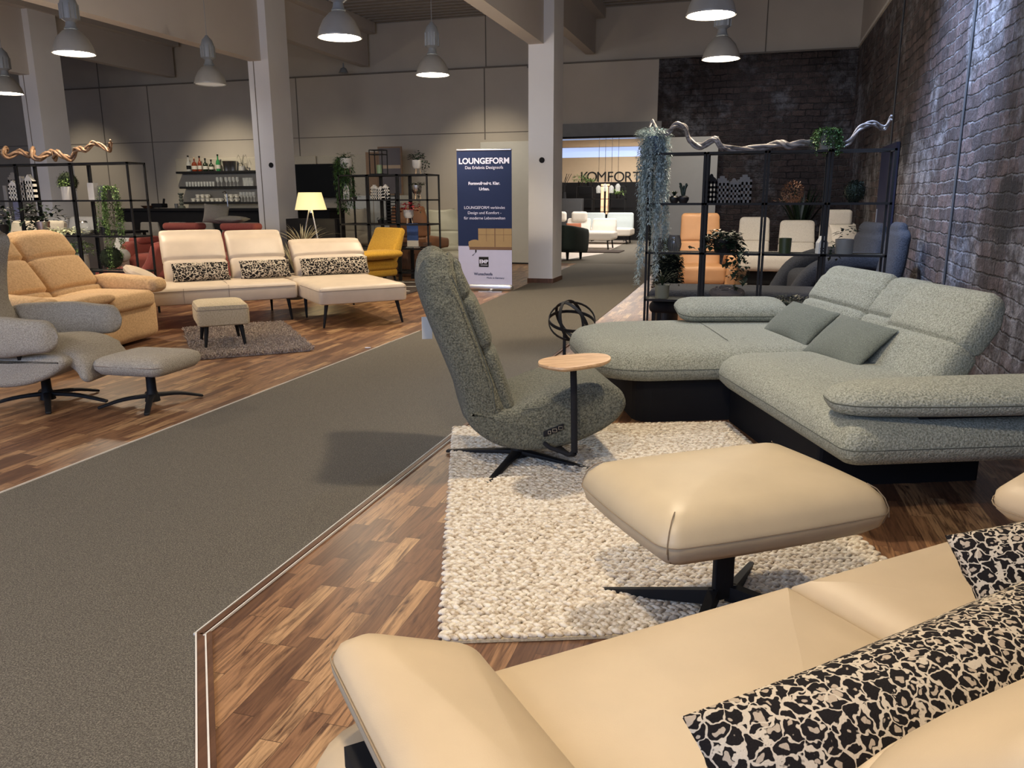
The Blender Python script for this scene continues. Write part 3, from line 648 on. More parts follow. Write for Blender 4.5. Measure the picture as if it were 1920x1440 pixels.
def cushion(label, loc, rx, ry, rz, L, W, T, mat, name='leopard_cushion', group=None, cat='cushion', **k):
    T_ = Matrix.Rotation(R(rz), 4, 'Z') @ Matrix.Rotation(R(ry), 4, 'Y') @ Matrix.Rotation(R(rx), 4, 'X')
    m = MB(); m.pillow(L, W, T, **k); o = m.build(name, mat, None, loc, ang=70); o.rotation_euler = T_.to_euler(); return tag(o, label, cat, group)
M['leo'] = leopard('leopard_print', 1.75); M['leofar'] = leopard('leopard_print_fine', .9)
def aw(x, y, z): c, s = cos(R(43)), sin(R(43)); return (-.43+x*c-y*s, 1.38+x*s+y*c, z)
cushion('leopard print lumbar cushion nearest the camera on the sand leather sofa', aw(.48, -.640, .590), 58, 0, 46, 1.02, .29, .22, 'leo')
cushion('smaller leopard print cushion at the right edge leaning on the sand sofa back', aw(1.13, -.475, .605), 52, -2, 36, .66, .27, .17, 'leo')

# ------------------------------------------------------------------ sand leather ottoman
t = thing('leather_ottoman', 'sand leather ottoman with dark steel foot standing on the braided rug', 'ottoman', (-.03, 2.54, 0), 36)
hw, hh = .40, .295
oo = rounded(-hw, hw, -hh, hh, .055, 5)
oo = [(x*(1+.03*(1-(y/hh)**2)), y*(1+.04*(1-(x/hw)**2))) for x, y in oo]
m = MB().slab(oo, [(.11, .335), (.05, .343), (.015, .372), (.0, .415), (.003, .43), (.018, .462), (.05, .492), (.10, .508), (.16, .514)], .010, .004)
o = m.build('seat_cushion', 'taupe2', t)
m = MB(); pts = [(x*1.003, y*1.004, .418) for x, y in oo]; m.tube(pts+[pts[0]], .0015, 5)
for sx in (1, -1):
    for sy in (1, -1):
        m.tube([(sx*(hw-.012-d), sy*(hh-.012-d), z) for d, z in ((0, .40), (.002, .43), (.012, .46), (.030, .487), (.05, .50))], .0018, 4)
        m.tube([(sx*(hw-.014-d), sy*(hh-.014-d), z) for d, z in ((0, .418), (.008, .38), (.035, .35))], .0018, 4)
m.build('seam', 'seam', o)
MB().rbox((0, 0, .325), (.34, .24, .03), .01, n=1).build('mounting_plate', 'blackm', t)
m = MB(); m.rbox((0, 0, .19), (.075, .022, .27), .006, n=1); m.build('column', 'black', t)
for sx, sy in ((-1, 1), (-1, -1), (1, -1), (1, 1)):
    m = MB(); m.add([(sx*.01, sy*.0, .10), (sx*.34, sy*.30, .012), (sx*.355, sy*.29, .012), (sx*.045, sy*-.012, .10), (sx*.01, sy*.0, .045), (sx*.34, sy*.30, 0), (sx*.355, sy*.29, 0), (sx*.045, sy*-.012, .045)],
                    [(0,1,2,3),(4,7,6,5),(0,4,5,1),(1,5,6,2),(2,6,7,3),(3,7,4,0)]); m.build('leg', 'black', t, smooth=False)

# ------------------------------------------------------------------ green corner sofa
t = thing('corner_sofa', 'light green boucle corner sofa with chaise against the brick wall', 'sofa', (.41, 3.34, 0), 22)
pr_ = [(.10, .275), (.04, .285), (.006, .32), (0, .355), (.004, .375), (.018, .415), (.05, .448), (.10, .465), (.18, .472)]
seatL = rounded(0, 1.17, 0, 1.66, (.03, .20, .07, .05), 7)
m = MB(); m.slab(seatL, pr_, .012); o = m.build('seat_cushion', 'green', t)
def outline_tube(m, pts, z, k=1.002, r=.0035):
    m.tube([(x*k, y*k, z) for x, y in pts]+[(pts[0][0]*k, pts[0][1]*k, z)], r, 5)
m = MB(); outline_tube(m, seatL, .357, 1.0, .0022); m.build('seam', 'seamg', o)
ch = rounded(-.70, 1.17, 1.62, 2.98, (.04, .42, .34, .03), 9)
m = MB(); m.slab(ch, pr_, .010); o = m.build('chaise_cushion', 'green', t)
m = MB(); outline_tube(m, ch, .357, 1.0, .0022); m.tube([(.30, 2.97, .462), (.27, 2.75, .482), (.235, 2.35, .486), (.20, 1.95, .482), (.2, 1.9, .48)], .0018, 4); m.build('seam', 'seamg', o)
def seam_arc(x0, y0, x1, y1, z, b=.0): return [(x0+(x1-x0)*i/12, y0+(y1-y0)*i/12, z+b*sin(pi*i/12)) for i in range(13)]
def back(m, cy, hw_, base, top, zt, th=.10, z0=.40, g=(.48,), lean=.0):
    m.sweep([(base-.05, cy, z0), (base+.02, cy, z0+.09), (base+.11, cy, z0+.24), (base+.19, cy, z0+.36), (top+.03, cy, zt-.06)], [hw_, hw_, hw_, hw_, hw_*.97], [th*.95, th*1.05, th, th, th*.8], side=(0, 1, 0), e=4.5, grooves=g, gd=.20, n=30)
for cy, hw_, bs, tp, zt in ((.97, .335, .83, 1.02, .885), (1.535, .20, .96, 1.14, .87), (2.17, .41, .97, 1.16, .875)):
    m = MB(); back(m, cy, hw_, bs, tp, zt); m.build('back_cushion', 'green', t)
m = MB(); f = armfn(-2, .62, .12, .548, 0, -9)
arm = rounded(-.62, .62, -.19, .19, (.12, .16, .12, .12), 6)
arm = [(x, y*(1-.30*max(0, -x/.62)**2)) for x, y in arm]
ap = [(.06, -.055), (.02, -.042), (.002, -.016), (0, 0), (.003, .014), (.022, .038), (.06, .055)]
m.slab(arm, ap, .022, .012, fn=f); o = m.build('armrest', 'green', t)
m = MB(); pts = [f(x, y, 0) for x, y in arm]; m.tube(pts+[pts[0]], .003, 5); m.build('seam', 'seamg', o)
m = MB(); f = armfn(0, .56, 2.80, .555, 10, -6)
arm2 = rounded(-.42, .40, -.19, .19, (.10, .12, .12, .10), 6)
m.slab(arm2, ap, .020, .012, fn=f); o = m.build('armrest', 'green', t)
m = MB(); pts = [f(x, y, 0) for x, y in arm2]; m.tube(pts+[pts[0]], .003, 5); m.build('seam', 'seamg', o)
for q in ((.35, .85, .08, .36, .44, .52), (.3, .8, 2.7, 2.9, .44, .52)): MB().box(*q).build('armrest_hinge', 'blackm', t)
m = MB(); m.slab(rounded(.17, 1.0, .55, 1.75, .02, 2), [(0, .0), (0, .275)]); m.slab(rounded(-.42, 1.12, 1.76, 2.86, (.02, .1, .1, .02), 3), [(0, .0), (0, .275)]); m.build('plinth', 'blackm', t, smooth=False)
for x, y in ((.98, .16),):
    m = MB(); m.bar((x, y, .28), (x+.03, y-.02, 0), .04, .03); m.build('leg', 'black', t)
def gw(x, y, z): c, s = cos(R(22)), sin(R(22)); return (.41+x*c-y*s, 3.34+x*s+y*c, z)
cushion('darker green cushion leaning on the leftmost back of the green corner sofa', gw(.73, 2.06, .560), 42, 0, 22-88, .62, .30, .13, 'greencush', 'throw_cushion', 'dark green cushions on the corner sofa')
cushion('darker green cushion lying beside the tall right back of the green corner sofa', gw(.70, 1.36, .560), 42, 0, 22-88, .58, .32, .12, 'greencush', 'throw_cushion', 'dark green cushions on the corner sofa')

# ------------------------------------------------------------------ green recliner with swivel table
t = thing('recliner_chair', 'dark green boucle swivel recliner with wooden tray table on the rug', 'armchair', (-1.13, 3.9, 0), 25)
body = [(-.31, .37), (-.285, .29), (-.20, .21), (-.10, .165), (.04, .145), (.20, .165), (.34, .215), (.44, .275), (.495, .345), (.49, .40), (.45, .445), (.36, .475), (.24, .462), (.12, .43), (.02, .395), (-.06, .37), (-.16, .37), (-.25, .39)]
def crownf(x, y, z): return (x, y, z+(.02*(1-(y/.32)**2) if z > .38 and x > -.1 else 0))
m = MB(); m.extr(smooth_closed(body, 3), .315, .045, fn=crownf, k=4); o = m.build('seat', 'greendark', t, ang=70)
m = MB()
for sy in (-1,):
    m.tube([(x, sy*.312, z) for x, z in ((-.03, .365), (.06, .37), (.16, .405), (.26, .43), (.36, .435), (.43, .41))], .003, 5)
    m.tube([(x, sy*.311, z) for x, z in ((.47, .39), (.44, .35), (.34, .285), (.22, .235), (.15, .225))], .004, 5)
m.build('seam', 'seamg', o)
def wing(tt, x, y):  # ears at the head
    return (0, 0, (.075*abs(x)**3)*max(0, (tt-.7)/.3) - .012*(1-abs(x)**2)*max(0, (tt-.8)/.2))
m = MB(); m.sweep([(-.20, 0, .34), (-.25, 0, .50), (-.325, 0, .70), (-.385, 0, .86), (-.415, 0, .96), (-.42, 0, 1.02)], [.31, .32, .325, .325, .31, .285], [.110, .100, .10, .10, .10, .09], side=(0, 1, 0), e=4.6, n=34, seg=44, shape=wing, cf=.35)
o = m.build('backrest_shell', 'greendark', t, ang=70)
m = MB(); m.sweep([(-.095, 0, .36), (-.14, 0, .50), (-.205, 0, .70), (-.26, 0, .85), (-.315, 0, .95), (-.33, 0, 1.00)], [.28, .29, .295, .295, .28, .25], [.05, .052, .05, .05, .05, .035], side=(0, 1, 0), e=3.4, n=34, seg=36, grooves=(.36, .70), gd=.4, shape=wing, cf=.5)
m.build('back_cushion', 'greendark', t, ang=70)
m = MB(); m.tube([(-.22+dx, -.318, z) for dx, z in ((.06, .37), (.045, .50), (-.02, .70), (-.075, .85), (-.11, .95), (-.14, 1.02))], .003, 5)
m.tube([(-.46, -.2, .845), (-.455, -.30, .845), (-.38, -.322, .845), (-.30, -.315, .845)], .0025, 5); m.tube([(-.46, y/10*.3, .845) for y in range(-7, 8)], .0025, 5); m.build('seam', 'seamg', o)
t2 = MB(); t2.rbox((.125, -.318, .255), (.105, .012, .034), .008, n=1, fn=lambda x, y, z: (x, y, z+(x-.125)*.35)); o = t2.build('control_panel', 'blackm', t)
m = MB()
for dx, w_ in ((-.022, .014), (.004, .022), (.034, .022)):
    z = .255+dx*.35
    for q in (-1, 1): m.box(.125+dx-w_/2, .125+dx+w_/2, -.3262, -.3242, z+q*.0075-.001, z+q*.0075+.001)
    m.box(.125+dx-w_/2, .125+dx-w_/2+.002, -.3262, -.3242, z-.0075, z+.0075); m.box(.125+dx+w_/2-.002, .125+dx+w_/2, -.3262, -.3242, z-.0075, z+.0075)
m.build('button', 'steel', o, smooth=False)
MB().rbox((-.455, .24, .69), (.055, .004, .12), .001, n=1).build('price_card', 'labelm', t)
m = MB(); m.lathe([(0, .03), (.05, .03), (.04, .07), (.035, .15), (0, .16)], (0, 0, 0), 16); m.build('swivel_hub', 'black', t)
for a in (152, 240, 325, 60):
    c, s = cos(R(a)), sin(R(a)); m = MB(); m.sweep([(.02*c, .02*s, .055), (.2*c, .2*s, .038), (.41*c, .41*s, .014)], [.028, .020, .016], [.014, .011, .008], side=(-s, c, 0), seg=12, n=6); m.build('leg', 'black', t)
m = MB(); m.sweep([(.16, -.26, .15), (.18, -.40, .155), (.205, -.425, .17), (.205, -.425, .20), (.20, -.425, .45), (.195, -.425, .60)], [.016]*6, [.010]*6, side=(1, 0, 0), seg=12, n=30)
m.tube([(.06, -.25, .20), (.10, -.36, .18), (.18, -.41, .16)], .011, 8); m.build('table_arm', 'blackm', t)
tt_ = [(-.165, -.09), (-.13, -.125), (-.02, -.135), (.08, -.12), (.16, -.06), (.195, .01), (.18, .06), (.13, .10), (.0, .125), (-.10, .11), (-.155, .06), (-.18, 0)]
tt_ = [(1.1*x*cos(.5)-y*sin(.5)+.20, x*sin(.5)+y*cos(.5)-.43) for x, y in smooth_closed(tt_)]
MB().slab(tt_, [(.018, .605), (.004, .612), (0, .618), (.002, .626), (.006, .628)]).build('tray_top', 'oak', t)

# ------------------------------------------------------------------ black strap sculpture beyond the chaise
t = thing('strap_sculpture', 'black metal strap ring sculpture standing at the far end of the green chaise', 'sculpture', (-1.42, 6.25, 0))
m = MB(); m.lathe([(0, 0), (.10, 0), (.10, .012), (0, .014)], (0, 0, 0), 20); m.build('foot', 'black', t)
m = MB(); m.bar((0, 0, 0), (0, 0, .30), .022); m.build('stem', 'black', t)
for k, (a, tilt) in enumerate(((15, 55), (75, 75), (140, 65), (30, 20))):
    m = MB(); T = Matrix.Translation((.06, 0, .40)) @ Matrix.Rotation(R(a), 4, 'Z') @ Matrix.Rotation(R(tilt), 4, 'X')
    rs = []
    for i in range(28):
        b = 2*pi*i/28; ca, sa = cos(b), sin(b); rr = .17
        rs.append([tuple(T @ V((ca*(rr+dx)*1.1, sa*(rr+dx), dz))) for dx, dz in ((-.003, -.013), (.003, -.013), (.003, .013), (-.003, .013))])
    rs.append(rs[0]); m.rings(rs, cap=False); m.build('ring', 'black', t)

# ------------------------------------------------------------------ plants and small helpers
def leafball(m, c, r, n, L=.03, W=.015, rnd=None, squash=1.0):
    rnd = rnd or random
    for _ in range(n):
        d = V((rnd.gauss(0, 1), rnd.gauss(0, 1), rnd.gauss(0, 1))).normalized(); p = V(c)+V((d.x*r, d.y*r, d.z*r*squash))*rnd.uniform(.75, 1)
        m.leaf(p, d+V((rnd.uniform(-.6, .6), rnd.uniform(-.6, .6), rnd.uniform(-.6, .6))), L*rnd.uniform(.7, 1.2), W)
def moss_ball(label, c, r, mat='moss', name='moss_ball', group=None):
    m = MB(); rnd = random.Random(int(abs(c[0])*999)); rs = []
    for i in range(1, 12):
        a = pi*i/12; rs.append([(r*.93*sin(a)*cos(2*pi*j/18), r*.93*sin(a)*sin(2*pi*j/18), -r*.93*cos(a)) for j in range(18)])
    m.rings(rs); leafball(m, (0, 0, 0), r, int(900), .022, .010, rnd)
    o = m.build(name, mat, None, c); return tag(o, label, 'moss ball', group)
def trail(m, p, n, length, spread, rnd, L=.025, W=.014, gravity=1.0, dens=90, out=.10):
    "hanging stems with leaves"
    for _ in range(n):
        a = rnd.uniform(0, 2*pi); q = V(p)+V((cos(a), sin(a), 0))*spread*rnd.uniform(.1, .6); v = V((cos(a)*out, sin(a)*out, .02)); ln = length*rnd.uniform(.45, 1); s_ = 0; pts = [q.copy()]
        while s_ < ln:
            v += V((rnd.uniform(-.02, .02), rnd.uniform(-.02, .02), -.055*gravity)); v = v.normalized()*.10 if v.length > .10 else v
            q = q+v*.22; s_ += v.length*.22; pts.append(q.copy())
            for _ in range(max(1, int(dens*v.length*.22))):
                m.leaf(q+V((rnd.gauss(0, .008), rnd.gauss(0, .008), 0)), (rnd.uniform(-1, 1), rnd.uniform(-1, 1), rnd.uniform(-.7, .5)), L*rnd.uniform(.6, 1.2), W)
def bush(m, p, n, h, spread, rnd, L=.05, W=.03):
    for _ in range(n):
        a = rnd.uniform(0, 2*pi); r = spread*sqrt(rnd.random()); q = V(p)+V((cos(a)*r, sin(a)*r, h*rnd.uniform(.0, 1)*(1-.4*r/spread)))
        m.leaf(q, (cos(a)+rnd.uniform(-.5, .5), sin(a)+rnd.uniform(-.5, .5), rnd.uniform(-.3, .8)), L*rnd.uniform(.6, 1.2), W)
def blades(m, p, n, h, rnd, W=.02, lean=.8):
    for k in range(n):
        a = 2*pi*k/n+rnd.uniform(-.3, .3); l = lean*rnd.uniform(.3, 1); pts = []
        for i in range(6):
            f = i/5; pts.append(V(p)+V((cos(a)*l*h*f**1.4, sin(a)*l*h*f**1.4, h*(f-.35*l*f*f*f)*rnd.uniform(.98, 1.02))))
        u = V((-sin(a), cos(a), 0)); vs = []
        for i, q in enumerate(pts): ww = W*(1-(i/5)**2)*.5+.0008; vs += [q-u*ww, q+u*ww]
        m.add(vs, [(2*i, 2*i+1, 2*i+3, 2*i+2) for i in range(5)])
def potted(name, label, loc, pot, potmat, leafmat, fn, legs=0, lift=0, group=None, cat='plant', pattern=None):
    "pot: lathe profile (r, z); fn(MB) adds foliage in local coords"
    t = thing(name, label, cat, loc, 0, group)
    m = MB(); m.lathe([(r, z+lift) for r, z in pot]); m.build('pot', potmat, t)
    m = MB(); fn(m); m.build('foliage', leafmat, t)
    for k in range(legs):
        a = 2*pi*k/legs+.5; m = MB(); m.bar((cos(a)*pot[1][0]*.7, sin(a)*pot[1][0]*.7, lift+.01), (cos(a)*pot[1][0]*1.05, sin(a)*pot[1][0]*1.05, 0), .012); m.build('leg', 'legw', t)
    return t
def potp(rb, rt, h): return [(0, 0), (rb, 0), (rb*1.03, .004), (rt, h), (rt*.9, h), (rt*.85, h*.85), (0, h*.85)]
def facade(m, x, w_, h, y, th, cols, rows, gable='step'):
    "a house front with open windows"
    bw = w_/(cols*2+1); y0, y1 = y-th/2, y+th/2; hh = h*.74; rh = hh/(rows*2+1)
    for c in range(cols+1): m.box(x+c*2*bw, x+c*2*bw+bw, y0, y1, 0, hh)
    for r in range(rows+1): m.box(x, x+w_, y0, y1, r*2*rh+(rh*.0), r*2*rh+rh)
    if gable == 'step':
        for k in range(3): m.box(x+w_*.16*k, x+w_-w_*.16*k, y0, y1, hh+(h-hh)*k/3, hh+(h-hh)*(k+1)/3)
    elif gable == 'bell': m.extr([(x, hh), (x+w_, hh), (x+w_*.85, hh+(h-hh)*.4), (x+w_*.68, hh+(h-hh)*.6), (x+w_*.6, h*.98), (x+w_*.5, h), (x+w_*.4, h*.98), (x+w_*.32, hh+(h-hh)*.6), (x+w_*.15, hh+(h-hh)*.4)], th/2, .0005, off=y)
    else: m.extr([(x, hh), (x+w_, hh), (x+w_*.5, h)], th/2, .0005, off=y)
def housebox(name, label, loc, w_, d, h, mat, rz=0):
    t = thing(name, label, 'house ornament', loc, rz); m = MB()
    hh = h*.62; m.extr([(-w_/2, 0), (w_/2, 0), (w_/2, hh), (w_*.12, h), (-w_*.12, h), (-w_/2, hh)], d/2, .002); m.build('body', mat, t, smooth=False)
    m = MB()
    for i in range(3):
        for j in range(2): m.box(-w_*.32+i*w_*.24, -w_*.32+i*w_*.24+w_*.14, -d/2-.002, -d/2+.001, h*.12+j*h*.14, h*.12+j*h*.14+h*.08)
    m.box(-w_*.07, w_*.07, -d/2-.002, -d/2+.001, h*.66, h*.76)
    m.build('window_opening', 'blackm', t, smooth=False); return t
def driftwood(name, label, pts, Y, r, mat, rnd, zoff=0):
    base = [P(x, y, Y) for x, y in pts]; path = []
    for i in range(len(base)-1):
        a, b = base[i], base[i+1]; p0 = base[max(i-1, 0)]; p3 = base[min(i+2, len(base)-1)]
        for j in range(6):
            f = j/6; path.append(.5*((2*a)+(b-p0)*f+(2*p0-5*a+4*b-p3)*f*f+(3*a-p0-3*b+p3)*f**3))
    path.append(base[-1]); m = MB(); n = len(path)
    for s_ in (0, 1, 2):
        q = []; rs = []
        for i, p in enumerate(path):
            a = i*.33+s_*2.1; q.append(p+V((0, cos(a)*r*.9+.06*sin(i*.22), sin(a)*r*.9))); rs.append(r*(.75 if s_ else .9)*(.55+.45*sin(pi*min(1, (i+3)/n*1.05)))*(1+.25*noise.noise(V((i*.4, s_*3, 0)))))
        m.tube(q, r, 7, rs)
    o = m.build(name, mat, ang=70); c = sum(path, V())/n
    me = o.data; me.transform(Matrix.Translation(-c)); o.location = c; return tag(o, label, 'driftwood')
def shelf(label, x0, x1, y, zs, bays, depth, glass_rows=(), post=.02, solid=None, bay_posts=None):
    t = thing('metal_shelf', label, 'shelf', ((x0+x1)/2, y, 0)); hw_ = (x1-x0)/2; w_ = 2*hw_/bays
    for k in range(bays):
        a = -hw_+k*w_+.004; b = a+w_-.008; m = MB()
        for xx in (a, b-post):
            for yy in (0, depth-post): m.box(xx, xx+post, yy, yy+post, 0, zs[-1])
        for z in zs:
            for yy in (0, depth-post): m.box(a, b, yy, yy+post, z-post, z)
            for xx in (a, b-post): m.box(xx, xx+post, 0, depth, z-post, z)
        m.build('frame', 'black', t, smooth=False)
        for i in glass_rows: MB().box(a+post, b-post, post, depth-post, zs[i]-.012, zs[i]-.004).build('glass_shelf', 'gshelf', t)
    return t

# ------------------------------------------------------------------ right shelf divider and what stands on it
YS = 7.70; ZS = [.42, .865, 1.315, 1.765]
shelf('black metal open shelf divider behind the green corner sofa', -.98, 1.13, YS, ZS, 4, .26, (0, 1))
rnd = random.Random(11)
driftwood('driftwood_branch', 'long twisted grey driftwood branch lying on the black shelf before the brick wall', [(1218, 243), (1222, 228), (1232, 245), (1250, 252), (1268, 236), (1285, 240), (1292, 262), (1315, 275), (1340, 262), (1358, 278), (1400, 280), (1440, 274), (1462, 268), (1480, 274), (1510, 268), (1530, 272), (1560, 278), (1590, 268), (1612, 240), (1640, 232), (1660, 240), (1672, 220)], YS+.12, .021, 'driftg', rnd)
def hang(m, L, n, W=.012, l=.03, out=.10, spread=.10, dens=110, z=0):
    trail(m, (0, 0, z), n, L, spread, rnd, l, W, 1, dens, out)
p = P(1232, 285, YS+.12)
potted('hanging_plant', 'long silvery hanging plant in a blue pot at the left end of the black shelf', (p.x-.02, YS+.12, 1.766), potp(.06, .085, .15), 'potb', 'silver',
       lambda m: (hang(m, 1.45, 12, .012, .045, .14, .12, 420, .14), hang(m, 1.0, 14, .012, .045, .18, .13, 420, .14), hang(m, .5, 16, .012, .045, .14, .12, 380, .14), bush(m, (-.02, 0, .12), 900, .12, .14, rnd, .06, .010)), cat='plant')
p = P(1550, 275, YS+.12)
potted('trailing_plant', 'small green trailing plant in a pot on the shelf top among the driftwood', (p.x, YS+.10, 1.766), potp(.07, .085, .16), 'potg', 'leaf', lambda m: (hang(m, .22, 40, .014, .020, .10, .14, 420, .15), bush(m, (0, 0, .13), 700, .06, .11, rnd, .03, .018)))
for px, s_, lab in ((1264, 1.0, 'small black pot with a succulent, left of the pair on the upper right shelf'), (1281, 1.15, 'small black pot with a spiky succulent, right of the pair on the upper right shelf')):
    p = P(px, 378, YS+.12)
    potted('succulent', lab, (p.x, YS+.12, ZS[2]), [(0, 0), (.03*s_, 0), (.045*s_, .03), (.045*s_, .05), (.03*s_, .065), (0, .06)], 'potd', 'leafd',
           (lambda m: blades(m, (0, 0, .06), 16, .06, rnd, .02, 1.0)) if s_ == 1 else (lambda m: [m.bar((rnd.uniform(-.02, .02), rnd.uniform(-.02, .02), .06), (rnd.uniform(-.04, .04), rnd.uniform(-.02, .02), .06+rnd.uniform(.08, .13)), .012) for _ in range(9)]))
m = MB(); facade(m, -.055, .11, .26, 0, .012, 3, 4, 'bell'); p = P(1332, 378, YS+.1)
tag(m.build('house_ornament', 'blackm', None, (p.x, YS+.08, ZS[2]), smooth=False), 'flat black gabled house front standing on the upper shelf by the grey houses', 'house ornament')
for k, (px, w_, h, g) in enumerate(((1352, .12, .24, 'step'), (1374, .12, .22, 'bell'), (1394, .13, .25, 'step'))):
    m = MB(); facade(m, -w_/2, w_, h, 0, .012, 3, 3, g); p = P(px, 378, YS+.1)
    tag(m.build('house_ornament', 'greytin', None, (p.x, YS+.10+.02*k, ZS[2]), smooth=False), ['leftmost of the three grey tin house fronts on the upper shelf', 'middle one of the three grey tin house fronts on the upper shelf', 'rightmost of the three grey tin house fronts on the upper shelf'][k], 'house ornament', 'grey tin house fronts')
p = P(1603, 358, YS+.12); moss_ball('dark round moss ball on the upper shelf at its right end', (p.x, YS+.12, ZS[2]+.095), .092, 'mossblk')
p = P(1485, 378, YS+.12)
m = MB(); leafball(m, (0, 0, .09), .09, 600, .03, .008, rnd); 
for q in range(12): m.leaf((rnd.uniform(-.2, .2), rnd.uniform(-.05, .05), .01), (rnd.uniform(-1, 1), .2, .2), .06, .012)
tag(m.build('heather_plant', 'brownl', None, (p.x, YS+.12, ZS[2])), 'brownish dry heather tuft on the upper shelf, left of the moss ball', 'plant')
for px, s_, lab in ((1234, .92, 'smaller ribbed smoky glass vase at the left end of the middle shelf'), (1264, 1.12, 'larger ribbed smoky glass vase beside the smaller one on the middle shelf')):
    t = thing('ribbed_vase', lab, 'vase', (P(px, 470, YS+.12).x, YS+.11, ZS[1])); m = MB()
    pr2 = [(.035, 0), (.05, .03), (.055, .06), (.048, .10), (.040, .125), (.042, .13)]
    m.lathe([(r*s_*1.05, z*s_*1.05) for r, z in pr2], seg=24, cap=False); m.build('glass_body', 'glassd', t)
    m = MB()
    for j in range(18):
        a = 2*pi*j/18; m.tube([(r*s_*1.07*cos(a), r*s_*1.07*sin(a), z*s_*1.05) for r, z in pr2], .0016, 4)
    m.build('rib', 'darkgrey', t)['kind'] = 'stuff'
p = P(1350, 470, YS+.12)
potted('potted_ivy', 'dark trailing ivy spilling over the middle shelf below the house fronts', (p.x+.02, YS+.12, ZS[1]), potp(.07, .09, .12), 'potd', 'leafd',
       lambda m: (bush(m, (0, 0, .04), 330, .18, .17, rnd, .065, .055), trail(m, (.14, -.06, .06), 7, .45, .07, rnd, .06, .05, 1, 40, .10), [m.leaf((-.10-.022*i, rnd.uniform(-.03, .03), .02+.01*sin(i)), (rnd.uniform(-1, 1), rnd.uniform(-1, 1), .4), .05, .04) for i in range(10)]))
p = P(1471, 470, YS+.12)
t = thing('candle_glass', 'olive green cylindrical glass on the middle shelf before the white sofa', 'candle holder', (p.x, YS+.10, ZS[1])); MB().lathe([(0, 0), (.052, 0), (.056, .135), (.05, .135), (.047, .02), (0, .02)]).build('body', 'candle', t); MB().lathe([(0, .02), (.044, .02), (.044, .07), (0, .07)]).build('wax', 'lgreen', t)
housebox('house_ornament', 'small white ceramic house on the middle shelf next to the olive glass', (P(1540, 472, YS+.1).x, YS+.11, ZS[1]), .085, .07, .155, 'ceramic', 20)
p = P(1582, 474, YS+.12)
potted('potted_plant', 'grey pot with a dark leafy plant at the right end of the middle shelf', (p.x, YS+.12, ZS[1]), potp(.072, .08, .13), 'potg', 'leafd', lambda m: (bush(m, (.01, 0, .13), 26, .15, .09, rnd, .055, .035), trail(m, (-.05, -.02, .12), 2, .2, .05, rnd, .05, .03, 1, 30, .1)))
p = P(1241, 556, YS+.12)
potted('spider_plant', 'sage green pot with arching grassy leaves on the lowest shelf at left', (p.x, YS+.12, ZS[0]), potp(.062, .07, .125), 'potgreen', 'leafd', lambda m: (blades(m, (0, 0, .12), 22, .20, rnd, .010, 1.6), bush(m, (.13, 0, .12), 12, .12, .07, rnd, .04, .02)))
m = MB()
for q in range(40):
    a = rnd.uniform(0, 2*pi); b = rnd.uniform(0, pi); e_ = V((cos(a)*sin(b), sin(a)*sin(b), cos(b))); u = e_.cross(V((0.2, .1, 1))).normalized(); w_ = e_.cross(u)
    m.tube([((u.x*cos(2*pi*i/18)+w_.x*sin(2*pi*i/18))*.16, (u.y*cos(2*pi*i/18)+w_.y*sin(2*pi*i/18))*.09, (u.z*cos(2*pi*i/18)+w_.z*sin(2*pi*i/18))*.065) for i in range(19)], .0045, 5)
tag(m.build('wicker_ball', 'wicker', None, (P(1363, 545, YS+.12).x, YS+.125, ZS[0]+.068)), 'flattened ball of woven grey twigs on the lowest shelf', 'wicker ball')
m = MB(); bush(m, (0, 0, .0), 160, .05, .18, rnd, .05, .02); tag(m.build('garland', 'leafd', None, (P(1480, 556, YS+.12).x, YS+.13, ZS[0])), 'low dark green leafy garland lying on the lowest shelf to the right', 'garland')

# ------------------------------------------------------------------ behind the right shelf
def easy_chair(name, label, loc, rz, mat, w_=.78, arm=True, back_h=1.12, seat_mat=None, head=False):
    t = thing(name, label, 'armchair', loc, rz); hw_ = w_/2
    MB().rbox((.02, 0, .33), (.62, w_-.24, .24), .06, crown=(.02, 0)).build('seat', seat_mat or mat, t)
    m = MB(); m.sweep([(-.20, 0, .36), (-.27, 0, .55), (-.34, 0, .78), (-.40, 0, back_h-.03)], [hw_-.15, hw_-.15, hw_-.15, hw_-.16], [.10, .09, .085, .06], side=(0, 1, 0), e=4, grooves=(.62,)); m.build('backrest', mat, t)
    if arm:
        for s_ in (-1, 1):
            m = MB(); m.sweep([(-.36, s_*(hw_-.03), .42), (-.1, s_*(hw_-.04), .56), (.22, s_*(hw_-.05), .60), (.36, s_*(hw_-.06), .54), (.38, s_*(hw_-.07), .38), (.34, s_*(hw_-.08), .20)], [.07]*6, [.065, .06, .055, .055, .055, .05], side=(0, 1, 0), e=3); m.build('armrest', mat, t)
    MB().rbox((0, 0, .12), (.55, w_-.25, .20), .04).build('base', mat, t)
    return t
o = easy_chair('tan_armchair', 'cognac leather high-back armchair behind the right shelf', (-.68, 11.6, 0), -80, 'tanl', .86)
potted('tall_planter', 'tall dark green textured plant column behind the left part of the shelf', (P(1252, 520, 9.2).x, 9.2, 0), [(0, 0), (.13, 0), (.14, .3), (.12, .3), (0, .28)], 'potd', 'mossblk', lambda m: [bush(m, (0, 0, .28), 2600, .66, .15, rnd, .05, .04), m.lathe([(0, .28), (.11, .28), (.12, .8), (.06, .92), (0, .93)])])
t = thing('low_bench_sofa', 'navy and black low lounge bench with thin legs behind the lower shelf', 'sofa', (-.25, 8.75, 0))
MB().rbox((.62, 0, .385), (2.15, .70, .13), .06, crown=(.02, 0)).build('seat_cushion', 'navy', t); MB().rbox((.60, 0, .26), (2.1, .62, .12), .055).build('seat_base', 'blackm', t)
